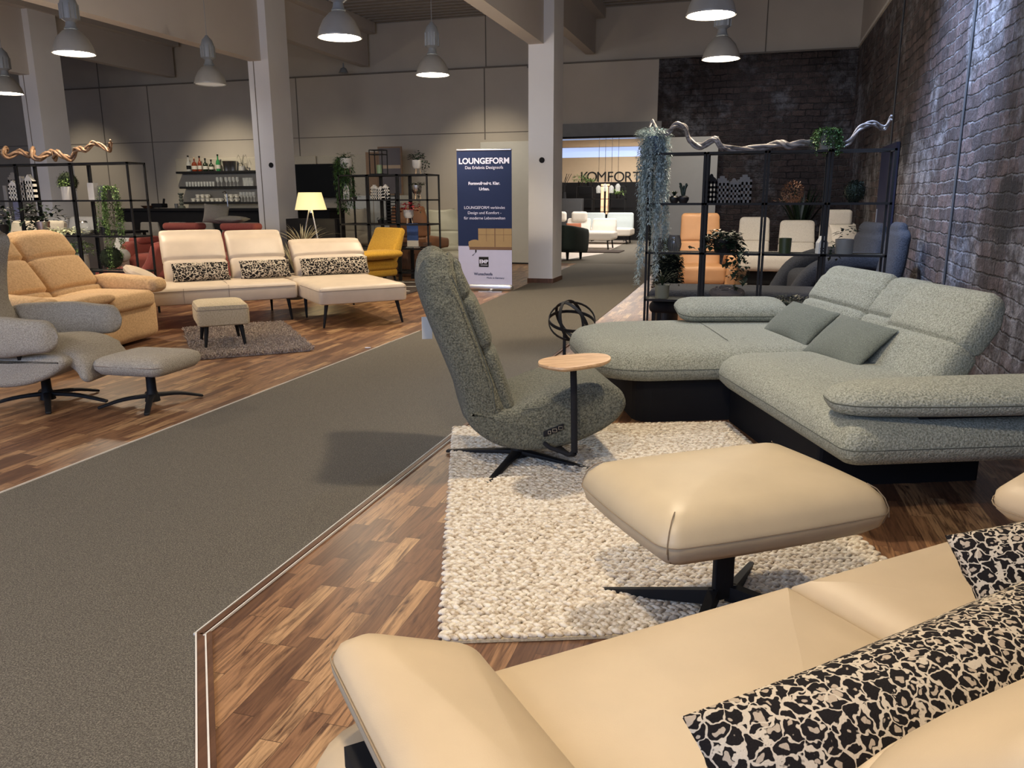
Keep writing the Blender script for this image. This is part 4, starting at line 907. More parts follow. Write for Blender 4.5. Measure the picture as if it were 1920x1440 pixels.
for x, y in ((-.40, -.26), (-.40, .26), (-.05, -.26), (1.5, -.26), (1.5, .26)):
    MB().bar((x, y, .21), (x, y, 0), .035).build('leg', 'black', t)
t.location = (-.55, 8.6, 0)
t = thing('navy_lounger', 'dark navy upholstered lounge sofa with curved arms behind the shelf at the wall', 'sofa', (.86, 9.75, 0), 100)
MB().rbox((.0, 0, .30), (.85, 1.05, .38), .10, crown=(.04, 0)).build('seat', 'navy', t)
m = MB(); m.sweep([(-.30, 0, .40), (-.38, 0, .62), (-.44, 0, .86), (-.44, 0, .98)], [.5, .5, .46, .38], [.13, .13, .12, .09], side=(0, 1, 0), e=3); m.build('backrest', 'navy', t)
for s_ in (-1, 1):
    m = MB(); m.sweep([(-.4, s_*.50, .62), (-.05, s_*.52, .64), (.30, s_*.50, .52), (.50, s_*.48, .26), (.56, s_*.46, .12)], [.13, .14, .14, .12, .10], [.10, .11, .11, .10, .08], side=(0, 1, 0), e=2.6); m.build('armrest', 'navy', t)
t.location = (.92, 10.45, 0); t.rotation_euler = (0, 0, R(190))
t = thing('tall_wing_chair', 'tall dark navy chair back against the brick wall at the right shelf end', 'armchair', (1.22, 9.1, 0), 185)
MB().rbox((.12, 0, .30), (.5, .56, .35), .08).build('seat', 'navy', t)
m = MB(); m.sweep([(-.10, 0, .36), (-.16, 0, .65), (-.20, 0, .95), (-.20, 0, 1.05)], [.30, .32, .30, .2], [.09, .09, .08, .06], side=(0, 1, 0), e=3); m.build('backrest', 'navy', t)
# white sofa by the brick wall
def sofa_back(t, x, y, w_, h, mat, lean=.14, th=.10, z0=.42, g=(.5,)):
    m = MB(); m.sweep([(x, y, z0), (x, y+lean*.45, z0+(h-z0)*.4), (x, y+lean, h)], [w_/2, w_/2, w_/2*.96], [th, th*1.05, th*.7], side=(1, 0, 0), e=4, grooves=g); return m.build('back_cushion', mat, t)
t = thing('white_sofa', 'off-white sofa with tall cushions in front of the back brick wall', 'sofa', (.62, 13.6, 0))
MB().rbox((.05, .05, .36), (1.75, .95, .26), .09, crown=(.02, 0)).build('seat', 'white', t)
MB().rbox((.05, .12, .12), (1.5, .7, .24), .03, n=1).build('base', 'blackm', t)
sofa_back(t, -.62, .34, .50, .98, 'white'); sofa_back(t, .05, .34, .56, .93, 'white'); sofa_back(t, .66, .28, .56, .90, 'white')
m = MB(); m.rbox((.64, .36, 1.04), (.44, .14, .26), .06); m.build('headrest', 'white', t)
MB().rbox((.86, -.02, .62), (.14, .75, .24), .06).build('armrest', 'white', t)
cushion('off-white back cushion lying on the right end of the white sofa', (1.32, 13.3, .80), 60, 0, 20, .42, .36, .16, 'white', 'sofa_cushion')
t = potted('sago_palm', 'spiky dark palm behind the white sofa in the brick corner', (.80, 15.7, 0), potp(.2, .26, .5), 'potd', 'leafd', lambda m: (blades(m, (0, 0, .5), 30, 1.15, rnd, .07, .62), m.bar((0, 0, .5), (0, 0, .9), .08)))
t = thing('round_rug', 'light shaggy rug under the cognac armchair behind the shelf', 'rug', (-.2, 11.6, 0)); MB().slab(rounded(-.75, 1.5, -1.2, .9, .1, 4), [(0, .002), (0, .02), (.01, .028)]).build('pile', 'shag', t)

# ------------------------------------------------------------------ ivory sofa group on the left platform
t = thing('ivory_sofa', 'ivory leather corner sofa with chaise on slim black legs', 'sofa', (-4.39, 7.56, 0), 45)
ip = [(.04, .255), (.01, .265), (0, .29), (0, .40), (.006, .425), (.03, .445), (.07, .452)]
MB().slab(rounded(-1.75, -.02, .82, 1.95, .05, 4), ip, .012).build('seat_cushion', 'ivory', t)
MB().slab(rounded(.0, 1.0, .0, 1.95, .05, 4), ip, .012).build('chaise_cushion', 'ivory', t)
m = MB()
for z in (.405,): m.tube([(-1.72, .818, z), (-.05, .818, z)], .0035, 4); m.tube([(0-.002, .8, z), (-.002, .05, z), (.02, -.002, z), (.98, -.002, z), (1.002, .05, z), (1.002, 1.9, z)], .0035, 4)
m.tube([(-.78, .82, .44), (-.78, 1.0, .462), (-.78, 1.4, .462)], .003, 4); m.tube([(-.78, .817, .27), (-.78, .817, .43)], .002, 4); m.tube([(-1.25, .817, .27), (-1.25, .817, .43)], .002, 4); m.build('seam', 'seami', t)
for x, w_, h, z2 in ((-1.01, .70, 1.0, .62), (-.30, .66, .985, .62), (.58, .92, .86, .60)):
    m = MB(); m.sweep([(x, 1.50, .44), (x, 1.57, .60), (x, 1.72, .82 if h > .9 else .74), (x, 1.82, h-.03)], [w_/2, w_/2, w_/2, w_/2*.99], [.09, .10, .10, .05], side=(1, 0, 0), e=5, grooves=(.42,), gd=.3); m.build('back_cushion', 'ivory', t)
m = MB(); f = armfn(28, -1.60, 1.25, .54, 0, 0); m.slab(rounded(-.20, .20, -.42, .42, .09, 5), [(.05, -.05), (.015, -.035), (0, 0), (.015, .035), (.05, .05)], .03, .02, fn=f); m.build('armrest', 'ivory', t)
for x, y, dx in ((-1.66, .92, -.03), (-1.66, 1.8, -.03), (-.72, 1.85, 0), (-.12, .92, .02), (-.12, 1.85, 0), (.10, .10, -.03), (.90, .10, .04), (.90, 1.85, .03), (.10, 1.0, 0)):
    m = MB(); m.tube([(x, y, .26), (x+dx*1.5, y-.01, 0)], .02, 10, [.022, .012]); m.build('leg', 'black', t)
def iw(x, y, z): c, s = cos(R(45)), sin(R(45)); return (-4.39+x*c-y*s, 7.56+x*s+y*c, z)
for x, L, lab in ((-.99, .62, 'leopard print lumbar cushion on the left seat of the ivory sofa'), (-.27, .58, 'leopard print lumbar cushion in the middle of the ivory sofa'), (.57, .86, 'long leopard print lumbar cushion on the chaise of the ivory sofa')):
    cushion(lab, iw(x, 1.33, .565), 66, 0, 45, L, .22, .14, 'leofar', 'leopard_cushion', 'leopard cushions on the ivory sofa', pinch=.04, pw=.42)
# shag rug and ottoman
t = thing('shag_rug', 'small grey-beige shag rug under the beige ottoman', 'rug', (-4.60, 5.75, 0), 41)
m = MB().box(.02, 1.0, .02, 1.78, .002, .02); m.build('backing', 'shag', t)
m = MB(); rnd = random.Random(5)
for _ in range(17000):
    x, y = rnd.uniform(.0, 1.03), rnd.uniform(0, 1.8); d = V((rnd.gauss(0, .5), rnd.gauss(0, .5), 1)).normalized(); p = V((x, y, .012)); u = V((rnd.uniform(-1, 1), rnd.uniform(-1, 1), 0)).normalized()*.005; q = p+d*rnd.uniform(.028, .045); q2 = q+V((d.x, d.y, -.1))*.014
    m.add([p-u, p+u, q+u, q-u, q2], [(0, 1, 2, 3), (3, 2, 4)])
m.build('pile', 'shag', t, smooth=False)['kind'] = 'stuff'
t = thing('fabric_ottoman', 'beige fabric ottoman with four black legs on the shag rug', 'ottoman', (-4.79, 6.05, .0), 42)
MB().slab(rounded(.02, .48, .0, .56, .04, 4), [(.02, .235), (.005, .245), (0, .27), (0, .385), (.012, .42), (.05, .435)], .02).build('seat_cushion', 'honey', t)
m = MB(); m.tube([(x, y, .385) for x, y in rounded(.018, .482, -.002, .562, .04, 4)]+[(.482, .52, .385)], .003, 4); m.build('seam', 'seami', t)
for x, y in ((.10, .08), (.40, .08), (.10, .48), (.40, .48)):
    MB().tube([(x, y, .24), (x+(x-.25)*.18, y+(y-.28)*.18, .02)], .02, 10, [.023, .012]).build('leg', 'black', t)
# swivel star base helper
def star(t, tips, z=.10, r=.025):
    MB().lathe([(0, .03), (.05, .03), (.045, .06), (.032, .10), (.030, z), (0, z)], seg=16).build('column', 'black', t)
    for a, L in tips:
        c, s = cos(R(a)), sin(R(a)); MB().sweep([(.02*c, .02*s, .07), (.55*L*c, .55*L*s, .055), (L*c, L*s, .014)], [.026, .02, .018], [.014, .012, .010], side=(-s, c, 0), seg=12, n=8).build('leg', 'black', t)
# grey footstool
t = thing('footstool', 'grey-beige boucle footstool with black cross foot beside the wing chair', 'footstool', (-3.86, 4.37, 0), 3)
MB().slab([(x*(1+.03*(1-(y/.26)**2)), y*(1+.03*(1-(x/.27)**2))) for x, y in rounded(-.26, .26, -.25, .25, .07, 5)], [(.10, .235), (.035, .25), (.005, .285), (0, .315), (.012, .34), (.05, .36), (.10, .368)], .012).build('seat_cushion', 'greyfab', t)
m = MB(); m.tube([(x*1.04, y*1.04, .312) for x, y in rounded(-.25, .25, -.245, .245, .07, 5)], .003, 4); m.build('seam', 'seami', t)
star(t, [(215, .33), (55, .33), (300, .30), (135, .30)], .25)
# wing chair
t = thing('wing_chair', 'grey-beige boucle swivel wing chair cut by the left edge', 'armchair', (-4.60, 4.22, 0), 14)
star(t, [(-58, .36), (2, .40), (62, .36), (130, .36), (205, .38)], .20)
sh = [(-.50, .40), (-.46, .30), (-.34, .22), (-.12, .185), (.08, .20), (.24, .25), (.34, .31), (.375, .355), (.35, .39), (.26, .405), (.0, .39), (-.28, .40)]
m = MB(); m.extr(smooth_closed(sh, 3), .36, .04, k=4); m.build('shell', 'greyfab', t, ang=70)
m = MB(); m.sweep([(-.30, 0, .41), (0, 0, .39), (.20, 0, .40), (.33, 0, .375), (.41, 0, .31), (.43, 0, .25)], [.27]*6, [.07, .08, .08, .08, .07, .05], side=(0, 1, 0), e=3.4, n=24); m.build('seat_cushion', 'greyfab', t, ang=70)
for s_ in (-1, 1):
    m = MB(); m.sweep([(-.50, s_*.36, .50), (-.30, s_*.385, .52), (0, s_*.39, .525), (.27, s_*.385, .53)], [.065]*4, [.10, .125, .13, .105], side=(0, 1, 0), e=3, n=20); m.build('armrest', 'greyfab', t, ang=70)
    m = MB(); m.bar((.08, s_*.33, .30), (.08, s_*.36, .44), .02); m.build('arm_bracket', 'black', t)
m = MB(); m.sweep([(-.34, 0, .42), (-.42, 0, .60), (-.54, 0, .88), (-.60, 0, 1.10), (-.60, 0, 1.16)], [.31, .33, .36, .36, .28], [.10, .09, .085, .08, .06], side=(0, 1, 0), e=3.4, n=26, shape=lambda tt, x, y: (.22*abs(x)**3*max(0, min(1, (tt-.3)/.4)), 0, .03*abs(x)**2*max(0, tt-.8)*5)); m.build('backrest', 'greyfab', t, ang=70)
# tan sofa
t = thing('tan_sofa', 'camel suede two-seat sofa with pillowy arms on the left', 'sofa', (-6.0, 5.70, 0), 8)
MB().rbox((0, .10, .22), (.84, 1.72, .40), .09, crown=(.02, 0)).build('base', 'tan', t, ang=70)
for y in (-.22, .50):
    MB().rbox((.06, y, .42), (.82, .70, .16), .06, crown=(.03, 0)).build('seat_cushion', 'tan', t, ang=70)
    m = MB(); m.sweep([(-.16, y+.02, .44), (-.26, y+.02, .60), (-.40, y+.02, .80), (-.50, y+.02, .96), (-.54, y+.02, 1.0)], [.345, .345, .345, .34, .30], [.13, .13, .125, .12, .09], side=(0, 1, 0), e=3.6, grooves=(.50, .12), gd=.32, n=30); m.build('back_cushion', 'tan', t, ang=70)
for y, z in ((.93, .53), (-.62, .50)):
    m = MB(); m.sweep([(-.34, y, z), (-.1, y, z+.03), (.15, y, z+.02), (.42, y, z+.01)], [.12]*4, [.075, .09, .085, .075], side=(0, 1, 0), e=3, n=18, grooves=(.04, .96)); m.build('armrest', 'tan', t, ang=70)
m = MB(); m.sweep([(.25, -.10, .50), (.45, -.10, .50)], [.30]*2, [.05]*2, side=(0, 1, 0), e=3, n=6); m.build('head_pad', 'tan', t, ang=70)

# ------------------------------------------------------------------ left shelf divider
YL = 7.95; ZL = [.10, .53, .95, 1.37, 1.80]
shelf('black metal open shelf divider at the left behind the tan sofa', -10.35, -7.02, YL, ZL, 4, .30, (1, 2))
driftwood('driftwood_branch', 'curly warm brown driftwood branch on top of the left black shelf', [(-25, 288), (0, 284), (8, 278), (12, 288), (24, 295), (34, 284), (48, 291), (60, 280), (70, 294), (80, 296), (88, 286), (96, 288), (104, 297), (112, 286), (122, 293), (128, 297), (136, 280), (160, 281), (170, 280), (176, 268), (190, 277), (202, 281), (212, 266)], YL+.15, .024, 'drift', rnd)
def lp(px): return P(px, 376, YL+.15).x
m = MB(); facade(m, -.08, .16, .34, 0, .014, 3, 3, 'step'); tag(m.build('house_ornament', 'greytin', None, (lp(24), YL+.20, ZL[3]), smooth=False), 'tall grey house front at the left of the white lanterns on the left shelf', 'house ornament')
for k, (px, h) in enumerate(((33, .24), (48, .29), (63, .31))):
    m = MB(); facade(m, -.075, .15, h, 0, .05, 3, 3, ('gable', 'step', 'gable')[k]); tag(m.build('house_ornament', 'ceramic', None, (lp(px), YL+.13, ZL[3]), smooth=False), ['lowest white house lantern of the row on the left shelf', 'middle white house lantern of the row on the left shelf', 'right tallest white house lantern of the row on the left shelf'][k], 'house ornament', 'white house lanterns')
potted('potted_plant', 'white cylinder pot with pale flowers on the upper left shelf', (lp(128), YL+.15, ZL[3]), potp(.062, .066, .16), 'potw', 'leafl', lambda m: bush(m, (0, 0, .16), 130, .12, .09, rnd, .035, .02))
moss_ball('dark wreath ball behind the white pot on the upper left shelf', (lp(113), YL+.30, ZL[3]+.22), .12, 'mossd')
MB_ = MB(); MB_.box(-.045, .045, -.04, .04, 0, .20); tag(MB_.build('gift_box', 'potw', None, (lp(176), YL+.16, ZL[3]), smooth=False), 'small upright white printed box on the upper left shelf', 'box')
potted('hanging_plant', 'grey pot with long pale green hanging plant at the right of the left shelf', (lp(199), YL+.15, ZL[3]), potp(.075, .08, .165), 'potg', 'leafl', lambda m: (trail(m, (.05, -.03, .16), 9, 1.1, .06, rnd, .030, .018, 1, 260, .24), trail(m, (.10, -.03, .16), 12, .7, .07, rnd, .030, .018, 1, 260, .24)))
def lp2(px): return P(px, 437, YL+.15).x
potted('potted_plant', 'silver pot with dark glossy ivy on the middle of the left shelf', (lp2(82), YL+.15, ZL[2]), potp(.06, .085, .16), 'steel', 'leafd', lambda m: (bush(m, (0, 0, .14), 110, .28, .26, rnd, .09, .06), trail(m, (-.10, 0, .14), 6, .3, .15, rnd, .08, .05, 1, 26, .3)))
potted('potted_plant', 'dark pot with a leafy plant at the left edge of the left shelf', (lp2(4), YL+.15, ZL[2]), potp(.07, .09, .12), 'potd', 'leafd', lambda m: bush(m, (0, 0, .1), 70, .35, .13, rnd, .09, .05))
m = MB(); bush(m, (0, 0, .02), 160, .07, .22, rnd, .06, .045); tag(m.build('flower_garland', 'petal', None, (lp2(135), YL+.1, ZL[2]), smooth=False), 'spray of pale yellow flowers lying on the left shelf', 'flowers')
t = thing('glass_jar', 'round clear glass jar on the left shelf', 'jar', (lp2(156), YL+.15, ZL[2])); MB().lathe([(.05, 0), (.09, .03), (.095, .08), (.07, .13), (.06, .15)], seg=20, cap=False).build('body', 'glassc', t); MB().lathe([(0, .15), (.065, .15), (.05, .17), (0, .175)]).build('lid', 'steel', t)
potted('potted_plant', 'small dark pot with thin leaves near the right end of the left shelf', (lp2(197), YL+.15, ZL[2]), potp(.05, .06, .10), 'potd', 'leaf', lambda m: (blades(m, (0, 0, .1), 14, .14, rnd, .012, .8), bush(m, (0, 0, .1), 20, .08, .06, rnd)))
def lp3(px): return P(px, 508, YL+.15).x
potted('potted_plant', 'white pot with fresh green leaves on the lower left shelf', (lp3(152), YL+.13, ZL[1]), potp(.115, .12, .18), 'potw', 'leafl', lambda m: bush(m, (0, 0, .18), 260, .20, .19, rnd, .05, .03))
moss_ball('olive moss ball on the lower left shelf near the ivory sofa', (lp3(212), YL+.15, ZL[1]+.145), .14, 'mossd')
moss_ball('bright green moss ball half hidden behind the tan sofa back', (lp3(94), YL+.1, ZL[1]+.14), .14, 'moss')
t = thing('black_cabinet', 'dark cabinet standing behind the left shelf', 'cabinet', (P(115, 470, 8.9).x, 8.9, 0)); MB().rbox((0, 0, .47), (1.05, .45, .94), .01, n=1).build('body', 'darkgrey', t); MB().box(-.54, .54, -.24, .24, .94, .96).build('top', 'blackm', t)

# ------------------------------------------------------------------ bar with stools, shelves, bottles
YBAR = 13.9
t = thing('bar_counter', 'long black bar counter along the back wall', 'bar counter', (-9.75, YBAR+.3, 0))
MB().box(-2.9, 2.0, -.30, .30, .0, 1.15).build('front_panel', 'blackm', t, smooth=False); MB().rbox((-.45, 0, 1.175), (5.0, .70, .05), .008, n=1).build('worktop', 'blackm', t)
m = MB(); m.tube([(-2.8, -.42, .72), (1.9, -.42, .72)], .03); m.build('foot_rail', 'darkgrey', t)
def stool(x, label):
    t = thing('bar_stool', label, 'bar stool', (x, YBAR-.75, 0), 0, 'grey bar stools'); return t
s0 = stool(0, '')
MB().rbox((0, 0, .66), (.44, .42, .12), .04).build('seat', 'mgrey', s0)
m = MB(); m.sweep([(0, -.20, .68), (0, -.23, .80), (0, -.24, .93)], [.22, .22, .20], [.04, .04, .03], side=(1, 0, 0), e=5); m.build('backrest', 'mgrey', s0)
for sx in (-1, 1):
    for sy in (-1, 1): MB().bar((sx*.17, sy*.16, .60), (sx*.22, sy*.20, 0), .03).build('leg', 'black', s0)
lab = ['leftmost grey bar stool at the black bar, seen through the left shelf', 'grey bar stool left of the red sofa at the bar', 'grey bar stool above the left half of the red sofa', 'grey bar stool beside the grey cushion at the bar', 'grey bar stool partly behind the flat grey cushion', 'rightmost grey bar stool by the white column']
for i, px in enumerate((236, 284, 336, 385, 438, 470)):
    o = s0 if i == 0 else copy_tree(s0); o.location = (P(px, 425, YBAR-.95).x, YBAR-.75, 0); o['label'] = lab[i]
def bp(px): return P(px, 389, YBAR+.2).x
t = thing('card_terminal', 'black device with a raised handset on the bar counter', 'device', (bp(293), YBAR+.3, 1.205)); MB().rbox((0, 0, .05), (.26, .2, .09), .02).build('body', 'blackm', t); MB().bar((.10, 0, .06), (.13, 0, .19), .03).build('handset', 'blackm', t)
t = thing('serving_tray', 'flat wooden tray on the bar left of the black device', 'tray', (bp(276), YBAR+.25, 1.205)); MB().lathe([(0, 0), (.10, 0), (.16, .05), (.15, .05), (.1, .012), (0, .012)]).build('body', 'brownwood', t)
t = thing('candlestick', 'turned grey-green candlestick on the bar counter', 'candlestick', (bp(335), YBAR+.3, 1.205)); MB().lathe([(0, 0), (.075, 0), (.06, .04), (.03, .06), (.055, .09), (.03, .13), (.05, .16), (.025, .20), (.045, .23), (.025, .25), (.06, .28), (.06, .30), (0, .30)]).build('body', 'potgreen', t)
t = thing('drinking_cup', 'small grey tumbler beside the candlestick on the bar', 'cup', (bp(325), YBAR+.3, 1.205)); MB().lathe([(0, 0), (.035, 0), (.04, .09), (.036, .09), (.03, .01), (0, .01)]).build('body', 'potg', t)
t = thing('sink_mixer', 'slim steel mixer tap behind the bar', 'tap', (bp(413), YBAR+.45, 1.205)); MB().tube([(0, 0, 0), (0, 0, .28), (0, -.06, .33), (0, -.14, .30)], .012).build('spout', 'steel', t)
# back panel and wall shelves
t = thing('wall_panel', 'large beige upholstered wall panel behind the bar shelves', 'wall panel', (0, YB-.04, 0))
for k, (a, b) in enumerate(((332, 595), (598, 690))):
    x0, x1 = P(a, 310, YB).x, P(b, 310, YB).x; MB().rbox(((x0+x1)/2, 0, 1.55), (x1-x0, .05, 1.58), .02, n=1).build('panel', 'creamf', t)
WS = []
for k, (a, z, lb) in enumerate(((338, 2.03, 'top black wall shelf with the bottles'), (342, 1.68, 'middle black wall shelf with the glasses'), (345, 1.32, 'lowest black wall shelf with the cups'))):
    x0, x1 = P(a, 340, YB-.2).x, P(500, 340, YB-.2).x
    tag(B(-(x1-x0)/2, (x1-x0)/2, -.13, .13, -.05, 0).build('wall_board', 'blackm', None, ((x0+x1)/2, YB-.20, z), smooth=False), lb, 'shelf')
YW = YB-.2
bot = [(0, 0), (.040, 0), (.042, .01), (.042, .17), (.035, .21), (.014, .25), (.014, .33), (.017, .335), (.017, .35), (0, .35)]
flat = [(0, 0), (.05, 0), (.06, .05), (.06, .15), (.045, .20), (.016, .23), (.016, .30), (.019, .31), (.019, .33), (0, .33)]
for i, (px, prof_, mt, sc_, lb, capm) in enumerate(((354.5, bot, 'glassc', 1.05, 'clear bottle with dark label, first on the top bar shelf', 'blackm'), (365.5, flat, 'amber', .98, 'red amber bottle, second on the top bar shelf', 'legw'), (375.5, bot, 'amber', 1.0, 'amber bottle with white label, third on the top bar shelf', 'blackm'),
        (386, flat, 'dgreenb', .90, 'broad dark bottle, fourth on the top bar shelf', 'blackm'), (397, flat, 'dgreenb', .80, 'dark bottle with large white label, fifth on the top bar shelf', 'blackm'), (410, bot, 'glassg', 1.08, 'tall green bottle, last in the row on the top bar shelf', 'blackm'))):
    t = thing('bottle', lb, 'bottle', (P(px, 320, YW).x, YW, 2.031), 0, 'bottles on the bar shelf')
    MB().lathe([(r*sc_*1.15, z*sc_) for r, z in prof_]).build('glass_body', mt, t); MB().lathe([(r*1.15*sc_, z*sc_) for r, z in ((.0435 if prof_ is bot else .0615, .05), (.0435 if prof_ is bot else .0615, .13))], cap=False).build('bottle_label', 'labelm' if i != 0 else 'blackm', t)
    MB().lathe([(0, prof_[-2][1]*sc_-.03), (.022, prof_[-2][1]*sc_-.03), (.022, prof_[-1][1]*sc_+.003), (0, prof_[-1][1]*sc_+.003)]).build('cap', capm, t)
for px, lb in ((426, 'shiny steel ice bucket beside the bottles'), (435, 'second steel ice bucket nested behind the first')):
    tag(MB().lathe([(0, 0), (.075, 0), (.105, .22), (.11, .225), (.10, .22), (.07, .01), (0, .01)]).build('ice_bucket', 'steel', None, (P(px, 320, YW).x, YW+(0 if px == 426 else .06), 2.031)), lb, 'bucket')
potted('orchid_pot', 'white pot with a sparse dark plant at the right of the top bar shelf', (P(455, 320, YW).x, YW, 2.031), potp(.06, .075, .10), 'potw', 'leafd', lambda m: (bush(m, (0, 0, .10), 24, .12, .09, rnd, .06, .04), [m.tube([(0, 0, .1), (.05*k, 0, .30), (.1*k, .02, .36), (.13*k, 0, .28)], .004, 4) for k in (-1, .4, 1)]))
def glassware(kind, z, pxs, s_, label, group, name):
    o0 = None
    for px in pxs:
        if o0 is None:
            m = MB()
            if kind == 'wine': m.lathe([(.03, 0), (.005, .008), (.005, .07), (.03, .10), (.036, .14), (.030, .18)], seg=12, cap=False)
            elif kind == 'tumbler': m.lathe([(.025, 0), (.032, .11)], seg=12, cap=False)
            elif kind == 'cup': m.lathe([(0, .0), (.045, 0), (.05, .008), (.06, .012), (.025, .016), (.045, .06), (.048, .075), (.044, .075), (.03, .025), (0, .02)], seg=14); m.tube([(.045, 0, .06), (.068, 0, .055), (.068, 0, .035), (.04, 0, .03)], .005, 5)
            o0 = m.build(name, 'glassc' if kind != 'cup' else 'ceramic'); o = o0
        else: o = o0.copy(); COL.objects.link(o)
        o.location = (P(px, 345, YW).x, YW-.03, z); o.scale = (s_, s_, s_); tag(o, label, 'cup' if kind == 'cup' else 'glass', group)
glassware('tumbler', 1.681, [352+5.5*i for i in range(10)], 1.0, 'small clear tumbler in the left row on the middle bar shelf', 'tumblers on the middle bar shelf', 'drinking_glass')
glassware('wine', 1.681, [410, 417, 426, 433, 440, 447], 1.15, 'stemmed clear glass right of the tumblers on the middle bar shelf', 'stemmed glasses on the middle bar shelf', 'wine_glass')
glassware('tumbler', 1.681, [461, 467, 473], 1.7, 'tall clear glass at the right end of the middle bar shelf', 'tall glasses on the middle bar shelf', 'tall_glass')
glassware('cup', 1.321, [361, 370, 379, 388, 397, 406, 413, 424, 433, 443], 1.15, 'white cup in the lower layer on the lowest bar shelf', 'white cups on the lowest bar shelf', 'coffee_cup')
glassware('cup', 1.321+.088, [370, 379, 388, 424, 433, 443], 1.15, 'white cup stacked on top of another on the lowest bar shelf', 'stacked white cups on the lowest bar shelf', 'coffee_cup')
glassware('wine', 1.321, [452, 458, 464, 470, 476], 1.25, 'stemmed glass at the right end of the lowest bar shelf', 'stemmed glasses on the lowest bar shelf', 'wine_glass')
t = thing('back_counter', 'low cream back counter with drawers under the bar shelves', 'counter', (P(410, 380, YB-.4).x, YB-.4, 0)); MB().box(-2.2, 2.2, -.3, .3, 0, 1.08).build('body', 'panel', t, smooth=False)
MB().box(-1.7, -1.1, -.32, -.3, .90, 1.04).build('drawer_front', 'trimw', t); MB().box(-.3, .7, -.32, -.3, .90, 1.04).build('drawer_front', 'trimw', t)
# TV
t = thing('wall_television', 'large black television on the wall panel right of the white column', 'television', ((P(550, 340, YB-.3).x+P(648, 340, YB-.3).x)/2, YB-.25, 1.78))
hw_ = (P(648, 340, YB-.3).x-P(550, 340, YB-.3).x)/2
MB().rbox((0, 0, 0), (2*hw_, .06, .74), .02, n=1).build('housing', 'blackm', t); B(-hw_+.02, hw_-.02, -.034, -.030, -.35, .35).build('screen', 'screen', t); B(-.1, .1, .03, .2, -.1, .1).build('wall_mount', 'blackm', t)

# ------------------------------------------------------------------ red sofa with grey cushions behind the ivory sofa
YRS = 11.3
def rx(px): return P(px, 430, YRS).x
t = thing('red_sofa', 'brick red fabric sofa behind the ivory sofa', 'sofa', ((rx(262)+rx(462))/2, YRS, 0), 0)
hx_ = (rx(462)-rx(262))/2; ox = (rx(262)+rx(462))/2
MB().rbox((0, 0, .32), (2*hx_, .95, .40), .09).build('seat', 'red', t)
for a_, b_ in ((283, 352), (392, 460)):
    x_, w_ = (rx(a_)+rx(b_))/2-ox, rx(b_)-rx(a_); MB().rbox((x_, .36, .66), (w_, .20, .42), .08).build('back_cushion', 'red', t); MB().rbox((x_, .38, .93), (w_, .26, .12), .055).build('head_pad', 'red', t)
MB().rbox((-hx_+.10, -.05, .56), (.24, .9, .30), .10).build('armrest', 'red', t); MB().rbox((-hx_+.12, -.05, .72), (.26, .5, .12), .055).build('arm_pad', 'red', t)
MB().box(-hx_+.2, hx_-.2, -.35, .35, .0, .12).build('base', 'blackm', t)
cushion('plump grey cushion standing on the red sofa back by the bar', (P(408, 411, 11.75).x, 11.72, 1.13), 72, 8, 30, .40, .32, .22, 'mgrey', 'throw_cushion')
cushion('flat grey cushion lying on the red sofa back', (P(437, 422, 11.75).x, 11.75, 1.045), 0, 0, 8, .48, .34, .12, 'mgrey', 'throw_cushion')
t = thing('red_lounger', 'dark red slanted lounge chair behind the left shelf', 'armchair', (P(225, 500, 9.3).x, 9.3, 0), 20)
MB().rbox((0, 0, .30), (.70, .7, .22), .08, fn=lambda x, y, z: (x, y, z-.28*x)).build('seat', 'red', t); m = MB(); m.sweep([(.3, 0, .25), (.5, 0, .5), (.6, 0, .72)], [.3]*3, [.08]*3, side=(0, 1, 0)); m.build('backrest', 'red', t); MB().box(-.2, .3, -.25, .25, 0, .2).build('base', 'blackm', t)

# ------------------------------------------------------------------ yellow chair, lamp, middle shelf
YY = 11.6
t = thing('yellow_armchair', 'mustard yellow upholstered lounge chair with wide pad arm', 'armchair', (P(700, 480, YY).x-.1, YY+.05, 0), -28)
m = MB(); m.sweep([(0, .20, .38), (0, .30, .58), (0, .42, .86)], [.36, .37, .36], [.09, .09, .06], side=(1, 0, 0), e=5); m.build('backrest', 'yellow', t)
MB().rbox((0, -.12, .36), (.86, .78, .15), .07, crown=(.03, 0)).build('seat', 'yellow', t)
m = MB(); f = armfn(-6, .36, -.12, .52); m.slab(rounded(-.20, .24, -.42, .38, .10, 5), ap, .03, .02, fn=f); m.build('armrest', 'yellow', t)
MB().rbox((0, -.08, .24), (.8, .70, .12), .05).build('base', 'yellow', t)
for x, y in ((.3, -.35), (-.3, -.35), (.3, .25), (-.3, .25)): MB().bar((x, y, .2), (x*1.1, y*1.1, 0), .03).build('leg', 'black', t)
YF = 11.9
c = P(582, 378, YF)
t = thing('floor_lamp', 'lit tripod floor lamp with a yellow-white conical shade', 'floor lamp', (c.x, YF, 0))
MB().lathe([(.255, 1.20), (.185, 1.475)], seg=32, cap=False).build('lamp_shade', 'shade', t)
for a in (90, 205, 335): MB().tube([(.02*cos(R(a)), .02*sin(R(a)), 1.24), (.32*cos(R(a)), .32*sin(R(a)), 0)], .011, 8).build('leg', 'steel', t)
MB().tube([(0, 0, 1.15), (0, 0, 1.35)], .02, 8).build('socket', 'steel', t); MB().lathe([(0, 1.30), (.035, 1.32), (.045, 1.36), (.03, 1.40), (0, 1.41)], seg=14).build('bulb', 'lens', t)
d = bpy.data.lights.new('lamp_bulb', 'POINT'); d.energy = 26; d.color = (1, .78, .42); d.shadow_soft_size = .05; l = bpy.data.objects.new('lamp_bulb', d); COL.objects.link(l); l.location = (0, 0, 1.20); l.parent = t
YM = 12.5; ZM = [.16, .56, .96, 1.36, 1.765]
